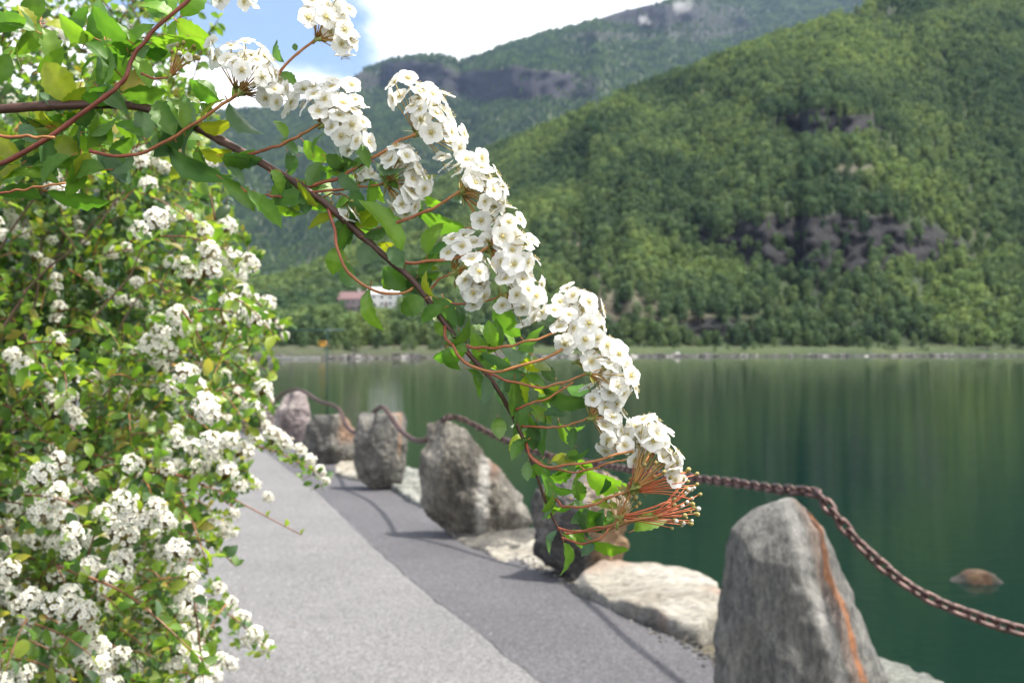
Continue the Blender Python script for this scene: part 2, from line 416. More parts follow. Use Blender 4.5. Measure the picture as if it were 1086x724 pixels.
def blob(L, px, y):
    v = 0.0
    for cx, cy_, rx, ry, a in L:
        d = ((px - cx) / rx) ** 2 + ((y - cy_) / ry) ** 2
        if d < 2.2:
            d *= 1 + 0.55 * noise.noise(Vector((px * 0.045, y * 0.09, cx)))
            v = max(v, a * float(sstep(1.15, 0.7, d)))
    return v
def terrain(name, mat, cols, ridge, slope, y0, cliffs, tans, nrow, bank, seed, back=True):
    V = []; C = []; info = []
    grid = []
    for px in cols:
        yr = float(np.interp(px, ridge[0], ridge[1])) + (1.8 * noise.noise(Vector((px * 0.05, seed, 0))) if back else 0)
        s0 = float(np.interp(px, slope[0], slope[1]))
        k = (px - CX) / FPX
        col = []
        if bank:
            Y = float(Ysh(px)) + 3 * noise.noise(Vector((px * 0.03, 0.3, seed)))
            for dY, z, c in [(-25, -4, (1, 0, 0)), (-3, -1.7, (1, 0, 0)), (0, -1.1, (1, 0, 0)), (2.5, -0.2, (.6, 0, .6)), (5, 0.9, (0, 0, 1)), (9, 1.9, (0, 0, 1)), (14, 2.1, (0, .1, 1)), (17, 2.3, (.2, .45, .3)), (22, 2.35, (.2, .45, .3)), (24, 2.6, (0, 0, .6))]:
                if px < 560: c = (c[0], min(1, c[1] + .35), c[2] * 0.25)
                col.append((k * (Y + dY), Y + dY, z + (0.35 * noise.noise(Vector((px * 0.11, dY * 0.3, 1))) if z > -1 else 0), c, px, HY + 10, 0))
            Y += 24; z = 2.6
        else:
            Y = y0 + 90 * noise.noise(Vector((px * 0.004, 0.7, seed))); z = 0.0
        T = (z - 1.6) / Y; Tr = (HY - yr) / FPX
        for j in range(1, nrow + 1):
            T1 = T0 + (Tr - T0) * j / nrow if j > 1 else None
            if j == 1: T0 = T; T1 = T0 + (Tr - T0) / nrow
            y = HY - T1 * FPX
            cl = blob(cliffs, px, y); tn = blob(tans, px, y)
            nz = noise.fractal(Vector((px * 0.012, y * 0.02, seed)), 1.0, 2.0, 4)
            s = s0 * (1 + 0.35 * nz) ; s = max(s, T1 + 0.055)
            s = s * (1 - cl) + cl * (1.5 + .9 * noise.fractal(Vector((px * .06, y * .12, seed)), 1, 2, 3))
            dT = T1 - T
            dY = Y * dT / (s - T1)
            Y = Y + min(dY, 90); T = T1
            z = 1.6 + T * Y
            rl = Y * .004 * noise.fractal(Vector((px * .05, y * .10, seed + 4)), 1, 2, 4) * (1 + 1.6 * cl) * min(1, j / 6)
            Yr = Y + rl; col.append((k * Yr, Yr, 1.6 + T * Yr, (cl, tn, 0), px, y, 1))
        if back:
            for dY, dz in ((40, -8), (200, -60), (700, -260)):
                col.append((k * (Y + dY), Y + dY, max(z + dz, -5), (0, 0, 0), px, yr, 0))
        grid.append(col)
    m = len(grid[0])
    for col in grid:
        for q in col:
            V.append(q[:3]); C.append(q[3])
    F = [(i * m + k, (i + 1) * m + k, (i + 1) * m + k + 1, i * m + k + 1) for i in range(len(grid) - 1) for k in range(m - 1)]
    mb = MB(); mb.add(V, F, 0, C)
    o = tag(mb.build(name, mat), kind='structure')
    return o, grid
cols1 = np.r_[np.arange(-2400, -200, 60), np.arange(-200, 1300, 5), np.arange(1300, 3000, 60)]
hill, grid1 = terrain('hillside', M_TERR, cols1, RIDGE1, S1, 0, CL1, TAN1, 110, True, 1.7)
RIDGE2 = ([-3000, -800, 0, 200, 300, 355, 372, 385, 400, 420, 440, 470, 478, 486, 500, 520, 580, 612, 640, 665, 700, 718, 760, 900, 1300, 3000],
          [250, 190, 135, 120, 113, 97, 84, 74, 68, 61, 58, 57, 60, 65, 60, 53, 33, 25, 17, 10, 2, -4, -30, -90, -150, -100])
S2 = ([-3000, 0, 400, 700, 3000], [0.36, 0.38, 0.42, 0.47, 0.5])
CL2 = [(545, 88, 78, 18, 1.0), (440, 76, 42, 12, 1.0), (480, 92, 30, 10, .9), (600, 95, 40, 12, .7), (690, 14, 60, 12, .9), (740, 20, 60, 22, .6), (645, 38, 50, 6, .5), (385, 85, 20, 10, .7)]
cols2 = np.r_[np.arange(-1500, -100, 50), np.arange(-100, 1200, 5), np.arange(1200, 2400, 50)]
mount, grid2 = terrain('mountain', M_TERR2, cols2, RIDGE2, S2, 1500, CL2, [], 110, False, 9.2)

# ------------------------------------------------------------------ trees
def crown_mesh(seed, kind):
    r = np.random.default_rng(seed); mb = MB()
    tube(mb, [(0, 0, -0.5), (0.05, 0, 0.35), (0, 0.03, 0.75)], [0.028, 0.02, 0.008], 5, 1, (0.1, 0.085, 0.065))
    nl = 11 if kind == 0 else 8
    for l in range(nl):
        t = (l + 0.5) / nl; hz = 0.22 + 0.72 * t
        rad = (0.30 * sqrt(max(0.05, 1 - ((hz - 0.5) / 0.55) ** 2))) if kind == 0 else 0.20 * (1.12 - hz)
        a = r.uniform(0, 2 * pi); off = rad * 0.65 * r.uniform(0.3, 1)
        c = np.array([off * cos(a), off * sin(a), hz]); lr = rad * r.uniform(0.45, 0.75) + 0.045
        tint = r.uniform(0.75, 1.25)
        for k in range(30):
            d = r.normal(size=3); d /= np.linalg.norm(d)
            p = c + d * lr * np.array([1, 1, .85]) * r.uniform(0.7, 1.08)
            nrm = d + r.normal(size=3) * 0.38; nrm /= np.linalg.norm(nrm)
            u = np.cross(nrm, r.normal(size=3)); u /= np.linalg.norm(u); v = np.cross(nrm, u)
            s = 0.052 * r.uniform(0.6, 1.3)
            mb.add([p + u * s, p + v * s * .8, p - u * s, p - v * s * .8], [(0, 1, 2, 3)], 0, np.array([1, 1, 1]) * tint * r.uniform(.85, 1.15))
    return mb
def farleafmat():
    m, nt, p, o = newmat('forest_foliage')
    oi = nt.nodes.new('ShaderNodeObjectInfo')
    g = ramp(nt, oi.outputs['Random'], [(0.0, (0.060, 0.094, 0.052)), (0.3, (0.094, 0.140, 0.066)), (0.65, (0.126, 0.176, 0.078)), (1.0, (0.168, 0.210, 0.090))])
    # stands of lighter birch and darker alder follow the ground
    geo = nt.nodes.new('ShaderNodeNewGeometry')
    n = nt.nodes.new('ShaderNodeTexNoise'); n.inputs['Scale'].default_value = 0.011; n.inputs['Detail'].default_value = 3
    nt.links.new(oi.outputs['Location'], n.inputs['Vector'])
    st = ramp(nt, n.outputs['Fac'], [(0.38, (0.55, 0.66, 0.74)), (0.5, (0.95, 1.0, 0.98)), (0.62, (1.25, 1.25, 1.0))])
    c = mixc(nt, 1.0, g, st, 'MULTIPLY'); c = mixc(nt, 1.0, c, vcol(nt), 'MULTIPLY')
    nt.links.new(c, p.inputs['Base Color']); p.inputs['Roughness'].default_value = 0.8; p.inputs['Specular IOR Level'].default_value = 0.15
    tr = nt.nodes.new('ShaderNodeBsdfTranslucent'); nt.links.new(mixc(nt, 1.0, c, (1.35, 1.45, 0.9), 'MULTIPLY'), tr.inputs['Color'])
    ms = nt.nodes.new('ShaderNodeMixShader'); ms.inputs[0].default_value = 0.3
    nt.links.new(p.outputs[0], ms.inputs[1]); nt.links.new(tr.outputs[0], ms.inputs[2]); nt.links.new(ms.outputs[0], o.inputs['Surface'])
    return m
M_FOREST = farleafmat(); M_TRUNK = plain('far_trunk', (0.12, 0.1, 0.08))
def cluster_tree(seed, kind):
    return crown_mesh(seed, kind).mesh('crown', [M_FOREST, M_TRUNK], smooth=False)
TREES = [cluster_tree(s, 0 if s < 5 else 1) for s in range(1, 6)]
tcol = bpy.data.collections.new('tree_kinds')       # source shapes for the far forest
for i, me in enumerate(TREES): tcol.objects.link(bpy.data.objects.new('birch_tree', me))

def forest(name, pts, scl, label, tcol=tcol):
    me = bpy.data.meshes.new(name); me.from_pydata(pts, [], [])
    a = me.attributes.new('scl', 'FLOAT', 'POINT'); a.data.foreach_set('value', scl)
    o = bpy.data.objects.new(name, me); link(o)
    ng = bpy.data.node_groups.new(name, 'GeometryNodeTree')
    ng.interface.new_socket('Geometry', in_out='INPUT', socket_type='NodeSocketGeometry')
    ng.interface.new_socket('Geometry', in_out='OUTPUT', socket_type='NodeSocketGeometry')
    gi = ng.nodes.new('NodeGroupInput'); go = ng.nodes.new('NodeGroupOutput')
    ci = ng.nodes.new('GeometryNodeCollectionInfo'); ci.inputs['Collection'].default_value = tcol
    ci.inputs['Separate Children'].default_value = True; ci.inputs['Reset Children'].default_value = True
    ip = ng.nodes.new('GeometryNodeInstanceOnPoints'); ip.inputs['Pick Instance'].default_value = True
    na = ng.nodes.new('GeometryNodeInputNamedAttribute'); na.data_type = 'FLOAT'; na.inputs['Name'].default_value = 'scl'
    rv = ng.nodes.new('FunctionNodeRandomValue'); rv.data_type = 'FLOAT_VECTOR'
    rv.inputs[0].default_value = (-0.06, -0.06, 0); rv.inputs[1].default_value = (0.06, 0.06, 6.28)
    L = ng.links.new
    L(gi.outputs[0], ip.inputs['Points']); L(ci.outputs[0], ip.inputs['Instance']); L(na.outputs['Attribute'], ip.inputs['Scale'])
    L(rv.outputs[0], ip.inputs['Rotation']); L(ip.outputs[0], go.inputs[0])
    md = o.modifiers.new('scatter', 'NODES'); md.node_group = ng
    return tag(o, label, 'forest', kind='stuff')
def scatter(grid, n, pxr, size, spacing_fn, seed, ytop=-70):
    r = np.random.default_rng(seed); tris = []; area = []; meta = []
    for i in range(len(grid) - 1):
        if not (pxr[0] < grid[i][0][4] < pxr[1]): continue
        for k in range(len(grid[0]) - 1):
            a = grid[i][k]; b = grid[i + 1][k]; c = grid[i + 1][k + 1]; d = grid[i][k + 1]
            if d[6] == 0 or a[5] < ytop: continue
            A = np.array(a[:3]); B = np.array(b[:3]); Cc = np.array(c[:3]); D = np.array(d[:3])
            ar = 0.5 * abs((Cc[0] - A[0]) * (D[1] - B[1]) - (D[0] - B[0]) * (Cc[1] - A[1]))
            w = spacing_fn(a[4], a[5], d[3])
            ar2 = ar * w + (abs(d[2] - a[2]) * abs(b[0] - a[0])) * w * d[3][0] * .5
            tris.append((A, B, Cc, D)); area.append(ar2)
    area = np.array(area); p = area / area.sum()
    idx = r.choice(len(tris), n, p=p); out = []; sc_ = []
    for i in idx:
        A, B, Cc, D = tris[i]; u, v = r.uniform(), r.uniform()
        q = (A * (1 - u) + B * u) * (1 - v) + (D * (1 - u) + Cc * u) * v
        s = size * r.uniform(0.55, 1.3); out.append((q[0], q[1], q[2] - 0.12 * s)); sc_.append(s)
    return out, sc_
def dens1(px, y, c):
    d = 1 - 0.90 * c[0] - 0.6 * c[1]
    d *= 0.55 + 0.75 * float(sstep(-0.25, 0.15, noise.fractal(Vector((px * 0.02, y * 0.035, 4)), 1, 2, 3)))
    return max(d, 0.02)
p1, s1 = scatter(grid1, 42000, (-160, 1260), 6.9, dens1, 3)
# a denser belt of tall trees along the foot of the slope
r_ = np.random.default_rng(31)
for k in range(1100):
    px = r_.uniform(-120, 1240)
    if blob(CL1, px, 350) > .3 and r_.uniform() < .85: continue
    if blob(TAN1, px, 335) > .3 and r_.uniform() < .6: continue
    Y = float(Ysh(px)) + 26 + r_.uniform(0, 34); i = np.searchsorted(cols1, px) - 1
    col = grid1[i]; z = np.interp(Y, [q[1] for q in col[:60]], [q[2] for q in col[:60]])
    p1.append(((px - CX) / FPX * Y, Y, z - 1)); s1.append(r_.uniform(5, 10.5))
def ground_Y(px, y):
    col = grid1[int(np.searchsorted(cols1, px))]
    c = [q for q in col if q[6] == 1]; ys_ = [-q[5] for q in c]
    return float(np.interp(-y, ys_, [q[1] for q in c]))
HY1, HY2 = ground_Y(409, 325), ground_Y(375, 330)
keep = []
for k, (q, s) in enumerate(zip(p1, s1)):
    px = CX + q[0] / q[1] * FPX; top = HY - (q[2] + s - 1.6) / q[1] * FPX
    if 364 < px < 386 and q[1] < HY2 + 8 and top < 329: continue
    if 394 < px < 424 and q[1] < HY1 + 8 and top < 324: continue
    keep.append(k)
p1 = [p1[k] for k in keep]; s1 = [s1[k] for k in keep]
forest('forest', p1, s1, 'mass of light green birch wood covering the near hillside')
def dens2(px, y, c): return max(0.03, (1 - 0.95 * c[0]))
p2, s2 = scatter(grid2, 80000, (-60, 960), 11.5, dens2, 5, ytop=-40)
M_FOREST2 = M_FOREST.copy(); M_FOREST2.name = 'cloud_shaded_foliage'
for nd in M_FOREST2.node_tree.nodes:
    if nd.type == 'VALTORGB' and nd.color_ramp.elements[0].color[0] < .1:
        for e in nd.color_ramp.elements: e.color = (e.color[0] * .78, e.color[1] * .88, e.color[2] * .95, 1)  # cloud shade on the mountain put into the foliage colour, darker and bluer
tcol2 = bpy.data.collections.new('shaded_tree_kinds')
for s_ in (11, 12, 13):
    tcol2.objects.link(bpy.data.objects.new('shade_tinted_tree', crown_mesh(s_, 0).mesh('crown', [M_FOREST2, M_TRUNK], smooth=False)))
forest('forest', p2, s2, 'wood covering the far mountain, cloud shade put into its dark bluish colour', tcol2)

pb_, sb_ = [], []
for k in range(420):
    px = r_.uniform(-150, 1250); dY = float(r_.choice([7, 9, 16, 20, 24])) + r_.uniform(-1.5, 1.5)
    if noise.noise(Vector((px * .02, dY * .2, 8))) < (-.05 if px < 560 else .12): continue
    Y = float(Ysh(px)) + dY; pb_.append(((px - CX) / FPX * Y, Y, float(np.interp(dY, [6, 9, 14, 22], [.6, 1.3, 1.9, 2.2])) - .6)); sb_.append(r_.uniform(1.6, 4.2))
forest('shore_bushes', pb_, sb_, 'low scattered bushes and weeds on the far bank')
# shore trees one can tell apart
def shore_tree(px, dY, h, label, seed):
    Y = float(Ysh(px)) + dY; z = 1.2 if dY < 10 else 2.0
    root = empty('birch_tree', ((px - CX) / FPX * Y, Y, z)); root.scale = (h, h, h); root.rotation_euler.z = seed
    mb = crown_mesh(seed, 0)
    for mi, nm, mat in ((0, 'crown', M_FOREST), (1, 'trunk', M_TRUNK)):
        sub = MB(); V = np.concatenate(mb.v); C = np.concatenate(mb.c)
        F = [f for f, m in zip(mb.f, mb.m) if m == mi]; used = sorted({i for f in F for i in f}); mp_ = {u: k for k, u in enumerate(used)}
        sub.add(V[used], [tuple(mp_[i] for i in f) for f in F], 0, C[used]); sub.build(nm, mat, root, smooth=False)
    tag(root, label, 'tree', 'small trees along the far shore')
for k, (px, dY, h, lab) in enumerate([
    (377, 6, 7, 'small round tree on the grey far bank below the white house'), (402, 7, 6, 'bushy sapling on the grey bank just right of the round one'),
    (322, 9, 6, 'low tree on the far bank left of the yellow van'), (432, 9, 5, 'low shrub tree in front of the parked white car'),
    (948, 9, 8, 'pale green sapling at the middle of the grass strip, left of the cone shaped ones'), (978, 8, 4.5, 'smallest sapling on the grass strip across the water'),
    (1011, 11, 8, 'slim cone shaped sapling on the grass strip'), (1048, 8, 9, 'bushy tree at the right end of the grass strip'),
    (1064, 9, 9, 'pale bushy tree beside the one at the right end of the grass strip'), (1082, 8, 8, 'rightmost bushy tree on the far shore'),
    (700, 12, 4, 'little shrub alone on the left part of the grass strip across the water'), (1030, 10, 5, 'short shrub left of the bushy pair at the right end'),
    (820, 13, 4, 'low shrub on the grass strip under the dark cliff')]):
    shore_tree(px, dY, h, lab, 40 + k)

# stones along the far water line
mb = MB(); r_ = np.random.default_rng(5)
ico = bmesh.new(); bmesh.ops.create_icosphere(ico, subdivisions=1, radius=1.0)
IV = np.array([v.co[:] for v in ico.verts]); IF = [tuple(v.index for v in f.verts) for f in ico.faces]; ico.free()
for k in range(1900):
    px = r_.uniform(-150, 1250); Y = float(Ysh(px)) + r_.uniform(-1, 5 if px < 560 else 2.5)
    s = r_.uniform(0.25, 0.9) * np.array([1.5, 1, .55]) * (1.7 if r_.uniform() < .06 else 1)
    V = IV * (1 + 0.25 * r_.normal(size=(len(IV), 1))) * s
    mb.add(V + np.array([(px - CX) / FPX * Y, Y, WZ + 0.1 + (Y - float(Ysh(px))) * 0.25]), IF, 0, (0, float(r_.uniform() < .07) * .7, 0))
tag(mb.build('shore_stones', M_FARROCK, smooth=False), 'pale and dark riprap stones along the far waterline', 'stones', kind='stuff')

# ------------------------------------------------------------------ far shore things
M_WHITE = plain('white_paint', (0.75, 0.75, 0.73)); M_ROOFR = plain('red_brown_tile', (0.17, 0.10, 0.10)); M_ROOFG = plain('slate_roof', (0.42, 0.42, 0.46))
M_GLASS = plain('dark_pane', (0.03, 0.035, 0.04), 0.1); M_YEL = plain('yellow_paint', (0.85, 0.42, 0.03), 0.45); M_BLK = plain('black_rubber', (0.02, 0.02, 0.02), 0.8)
M_PINK = plain('pinkish_wall', (0.33, 0.26, 0.27)); M_CONC = plain('pale_concrete', (0.5, 0.5, 0.47)); M_TEAL = plain('green_paint', (0.008, 0.05, 0.04), 0.4)
def house(px, py, Y, w, wallm, roofm, label, rz):
    b = W(px, py, Y); root = empty('house', b - Vector((0, 0, .5))); root.rotation_euler.z = rz
    m = MB(); d = w * .6; h = 5.2
    box(m, (0, 0, h / 2 - 2), (w, d, h + 4))
    m.add([(-w / 2, -d / 2, h), (-w / 2, d / 2, h), (-w / 2, 0, h + 2.4), (w / 2, -d / 2, h), (w / 2, d / 2, h), (w / 2, 0, h + 2.4)], [(0, 1, 2), (3, 5, 4)])
    m.build('wall', wallm, root, smooth=False)
    m = MB(); e = .5; t = .22; hh = h + 2.45
    for s in (-1, 1):
        m.add([(-w / 2 - e, 0, hh), (w / 2 + e, 0, hh), (w / 2 + e, s * (d / 2 + e), h - .4), (-w / 2 - e, s * (d / 2 + e), h - .4),
               (-w / 2 - e, 0, hh + t), (w / 2 + e, 0, hh + t), (w / 2 + e, s * (d / 2 + e), h - .4 + t), (-w / 2 - e, s * (d / 2 + e), h - .4 + t)],
              [(0, 1, 2, 3), (4, 7, 6, 5), (2, 3, 7, 6), (0, 3, 7, 4), (1, 5, 6, 2)])
    rf = m.build('roof', roofm, root, smooth=False)
    m = MB(); box(m, (w * .2, 0.3, hh + .5), (.7, .7, 1.8)); m.build('chimney', M_CONC, rf, smooth=False)
    for i in range(4):
        x = -w / 2 + w * (i + .5) / 4
        for zz in (1.5, 3.9):
            m = MB(); box(m, (x, -d / 2 - .03, zz), (1.1, .1, 1.2)); fr = m.build('window', M_WHITE, root, smooth=False)
            m = MB(); box(m, (x, -d / 2 - .09, zz), (.9, .06, 1.0)); m.build('pane', M_GLASS, fr, smooth=False)
    m = MB(); box(m, (w * .0, -d / 2 - .04, 1.0), (1.0, .12, 2.1)); m.build('door', M_ROOFR, root, smooth=False)
    tag(root, label, 'house', 'houses among the trees across the water'); return root
house(409, 325, HY1, .030 * HY1, M_WHITE, M_ROOFG, 'white house with a pale roof among trees across the water', .15)
house(375, 330, HY2, .024 * HY2, M_PINK, M_ROOFR, 'pinkish house with a reddish roof left of the white house', -.2)
def vehicle(px, name, label, cat, paint, L_, H_, van, z=2.3, rz=0.0):
    Y = float(Ysh(px)) + 17; root = empty(name, ((px - CX) / FPX * Y, Y, z)); root.rotation_euler.z = rz
    m = MB(); w = 1.75
    prof = [(-L_ / 2, .35), (-L_ / 2, H_ * .55), (-L_ * .42, H_ * .95), (-L_ * .3, H_), (L_ * .42 if van else L_ * .2, H_), (L_ * .48 if van else L_ * .36, H_ * .6), (L_ / 2, H_ * .52), (L_ / 2, .35)]
    if van: prof = [(-L_ / 2, .35), (-L_ / 2, H_ * .93), (-L_ * .46, H_), (L_ * .2, H_), (L_ * .36, H_ * .6), (L_ * .49, H_ * .5), (L_ / 2, .35)]
    n = len(prof)
    m.add([(x, -w / 2, zz) for x, zz in prof] + [(x, w / 2, zz) for x, zz in prof],
          [tuple(range(n)), tuple(range(2 * n - 1, n - 1, -1))] + [(i, (i + 1) % n, n + (i + 1) % n, n + i) for i in range(n)])
    m.build('body', paint, root, smooth=False)
    for x0, x1 in ((-.3, -.05), (0.0, .24)):
        m = MB(); box(m, ((x0 + x1) / 2 * L_, -w / 2 - .005, H_ * .75), ((x1 - x0) * L_, .04, H_ * .26)); m.build('window', M_GLASS, root, smooth=False)
    for x in (-.3, .32):
        for s in (-1, 1):
            m = MB(); tube(m, [(x * L_, s * (w / 2 - .12), .33), (x * L_, s * (w / 2 + .04), .33)], .33, 12); m.build('wheel', M_BLK, root, smooth=False)
    return tag(root, label, cat)
vehicle(343, 'van', 'small yellow van on the far shore road', 'van', M_YEL, 3.4, 1.9, True, z=2.1)
vehicle(432, 'car', 'small white car parked on the far shore road', 'car', M_WHITE, 3.8, 1.45, False)
m = MB(); Y = float(Ysh(315)) - 6
a = W(296, 381, Y); b = W(339, 381, Y)
root = empty('jetty', (a.x, Y, WZ))
box(m, ((b.x - a.x) / 2 - 1, 0, .42), (b.x - a.x + 2, 2.2, .34)); m.build('deck', M_CONC, root, smooth=False)
for i in range(5):
    m = MB(); tube(m, [(i * (b.x - a.x) / 4, 0.6, -1.5), (i * (b.x - a.x) / 4, .6, .25)], .15, 8); m.build('post', M_ROOFR, root, smooth=False)
tag(root, 'low pale jetty at the foot of the far bank left of the posts', 'jetty')

# ------------------------------------------------------------------ boulders
def boulder(name, label, levels, Y, poly, depth, mat, seed, amp=0.035, tint=None, group=None, lean=0.0, nl=110, na=150, cat='boulder', striate=0.0, crag=1.0):
    """levels: (py, left px, right px) from the top down, measured at forward distance Y; poly: plan outline in -1..1"""
    rr = random.Random(seed)
    L = np.array(levels, float); ys = np.linspace(L[0, 0], L[-1, 0], nl)
    xl = np.interp(ys, L[:, 0], L[:, 1]); xr = np.interp(ys, L[:, 0], L[:, 2])
    P = lin(poly + [poly[0]], na + 1)[:-1]
    for _ in range(2): P = 0.5 * P + 0.25 * (np.roll(P, 1, 0) + np.roll(P, -1, 0))
    P[:, 0] = (P[:, 0] - P[:, 0].min()) / (P[:, 0].max() - P[:, 0].min()) * 2 - 1
    z = 1.6 + (HY - ys) / FPX * Y; wmax = (xr - xl).max() / FPX * Y
    V = np.zeros((nl, na, 3)); base = Vector((((xl[-1] + xr[-1]) / 2 - CX) / FPX * Y, Y, 0))
    for i in range(nl):
        w = (xr[i] - xl[i]) / FPX * Y; c = ((xr[i] + xl[i]) / 2 - CX) / FPX * Y
        t = i / (nl - 1); dd = depth * wmax * (w / wmax) ** 0.75
        V[i, :, 0] = c + P[:, 0] * w / 2; V[i, :, 1] = Y + P[:, 1] * dd / 2 + lean * (1 - t); V[i, :, 2] = z[i]
    # facets: planes that shave bits off
    cen = V.mean((0, 1)); size = (z[0] - z[-1])
    for k in range(34):
        d = Vector((rr.uniform(-.5, .5), rr.uniform(-1, -.2), rr.uniform(-.35, .4))).normalized(); d = np.array(d)
        pr = (V - cen) @ d; lim = pr.max() * rr.uniform(0.80, 0.95)
        ex = np.clip(pr - lim, 0, None); V -= ex[..., None] * d * 0.95
    O = Vector((seed * 3.1, seed, 0)); flat = V.reshape(-1, 3); out = flat.copy(); Cc = np.zeros_like(flat)
    for j, p in enumerate(flat):
        q = Vector(p); n = Vector(p - cen); n.z *= .4; n.normalize()
        a = noise.fractal(q * 3.2 / max(size, .3) + O, 1.0, 2.1, 5) * .8
        qq = q + Vector((noise.noise(q * 4), noise.noise(q * 4 + O), noise.noise(q * 4 - O))) * .08
        c1 = noise.voronoi(Vector((qq.x, qq.y, qq.z * .55)) * 4.2 / max(size, .3) + O)[0]; a += min(c1[1] - c1[0], .3) * crag * 1.1
        c2 = noise.voronoi(Vector((qq.x, qq.y, qq.z * .6)) * 12 / max(size, .3) + O)[0]; a += min(c2[1] - c2[0], .2) * .35 * crag
        a += (.12 + .14 * crag) * noise.fractal(q * 16 / max(size, .3) + O, .8, 2.1, 5)
        if striate: a += striate * noise.fractal(Vector((q.x * 22 - q.z * 5, q.y * 22, q.z * 1.2)) + O, 1, 2, 3)
        out[j] = p + np.array(n) * a * amp * size
        if tint: Cc[j] = tint((q.x - base.x) / (wmax / 2), (q.z) / max(z[0], .1), q.y - Y, a)
    bo = np.array([base.x, base.y, 0]); out = out - bo
    top = out[:na].mean(0) + [0, 0, 0.015 * size]; bot = out[-na:].mean(0)
    F = [(i * na + k, i * na + (k + 1) % na, (i + 1) * na + (k + 1) % na, (i + 1) * na + k) for i in range(nl - 1) for k in range(na)]
    n0 = nl * na; F += [(n0, (k + 1) % na, k) for k in range(na)]; F += [(n0 + 1, (nl - 1) * na + k, (nl - 1) * na + (k + 1) % na) for k in range(na)]
    V2 = np.vstack([out, top, bot]); C2 = np.vstack([Cc, Cc[0], Cc[-1]])
    m = MB(); m.add(V2, F, 0, C2)
    o = m.build(name, mat, loc=base);
    return tag(o, label, cat, group)

BG = 'boulders carrying the chain along the path edge'
def ss(a, b, x): return float(sstep(a, b, x))
def t1(u, v, w, a):
    line = 0.30 + 0.45 * (1 - v) - 0.05
    x0 = 0.12 + (0.72 - 0.12) * (1 - v)            # orange seam runs down the right flank
    x0 += .03 * noise.noise(Vector((v * 5, 1, 2)))
    r = ss(.055, .02, abs(u - x0)) * ss(.98, .9, v) * .9 + .22 * ss(.16, .05, abs(u - x0 + .06))
    g = ss(.12, .02, abs(u - (x0 - .28))) * .7
    b = ss(.03, .0, abs(u - (-.05 + .1 * (1 - v)))) * ss(.52, .48, abs(v)) * ss(.28, .34, v) * .9
    return (min(1, r), g, b)
boulder('boulder', 'tall grey boulder with an orange seam, nearest to the camera',
        [(529, 822, 853), (533, 812, 864), (545, 795, 873), (563, 776, 884), (585, 765, 893), (610, 760, 903), (640, 759, 920), (665, 759, 932), (690, 758, 937), (724, 757, 939), (790, 752, 945)],
        4.7, [(-1, .15), (-.35, -.55), (.30, -1), (.55, -.75), (1, -.05), (.8, .7), (.1, 1), (-.7, .8)], .55, M_ROCK1, 3, .035, t1, BG, striate=.12, crag=.25)
def t2(u, v, w, a):
    return (ss(.0, .35, u - (.15 - v * .2)) * .95, ss(.55, .75, v) * ss(-.1, .3, u) * .35, ss(.1, -.4, u) * .55)
boulder('boulder', 'squat dark boulder with a tan right side, behind the hanging branch tip',
        [(499, 604, 636), (504, 592, 648), (515, 578, 657), (535, 564, 663), (560, 557, 666), (578, 562, 665), (592, 575, 658), (603, 590, 640), (612, 600, 625)],
        7.6, [(-1, 0), (-.5, -.8), (.1, -1), (.7, -.6), (1, .1), (.5, .9), (-.5, .9)], .8, M_ROCK2, 8, .085, t2, BG)
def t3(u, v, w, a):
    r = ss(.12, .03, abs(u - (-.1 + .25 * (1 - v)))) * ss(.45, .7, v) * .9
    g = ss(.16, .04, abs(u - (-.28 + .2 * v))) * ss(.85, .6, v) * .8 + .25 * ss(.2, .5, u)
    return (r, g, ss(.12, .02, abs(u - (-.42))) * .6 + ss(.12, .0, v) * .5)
boulder('boulder', 'broad veined grey boulder sloping down to the right, third from the camera',
        [(450, 449, 480), (454, 446, 492), (465, 446, 502), (480, 447, 513), (495, 445, 527), (510, 444, 541), (525, 445, 556), (540, 450, 562), (552, 460, 563), (562, 474, 558), (570, 492, 548), (578, 508, 538)],
        9.3, [(-1, -.1), (-.6, -.8), (-.1, -1), (.3, -.8), (1, -.1), (.6, .8), (-.6, .9)], .6, M_ROCK3, 14, .06, t3, BG, striate=.12, crag=.8)
def t4(u, v, w, a): return (ss(.1, .02, abs(u - .55)) * .8 * ss(.3, .6, v), .1, ss(.2, .05, abs(u + .1)) * .3)
boulder('boulder', 'blocky flat topped grey boulder, fourth from the camera',
        [(438, 381, 427), (441, 377, 431), (455, 376, 431), (475, 375, 431), (492, 376, 429), (506, 381, 426), (514, 390, 424), (520, 398, 420)],
        12.4, [(-1, -.5), (-.2, -1), (.55, -.9), (1, -.3), (.9, .8), (-.8, .9)], .75, M_ROCK4, 21, .05, t4, BG, striate=.15, crag=.7)
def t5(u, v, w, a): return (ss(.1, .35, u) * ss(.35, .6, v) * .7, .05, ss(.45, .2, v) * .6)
boulder('boulder', 'low rounded grey boulder with a tan patch, fifth from the camera',
        [(441, 334, 360), (444, 328, 368), (452, 323, 375), (464, 320, 377), (478, 322, 377), (488, 330, 374), (494, 340, 368)],
        15.2, [(-1, 0), (-.5, -.9), (.3, -1), (1, -.2), (.7, .8), (-.6, .9)], .8, M_ROCK4, 27, .07, t5, BG)
boulder('boulder', 'upright pinkish boulder at the far end of the visible chain',
        [(417, 300, 318), (421, 296, 324), (435, 293, 328), (452, 292, 330), (468, 294, 330), (478, 300, 326)],
        17.8, [(-1, 0), (-.5, -.9), (.3, -1), (1, -.2), (.7, .8), (-.6, .9)], .8, M_ROCKP, 33, .07, None, BG)
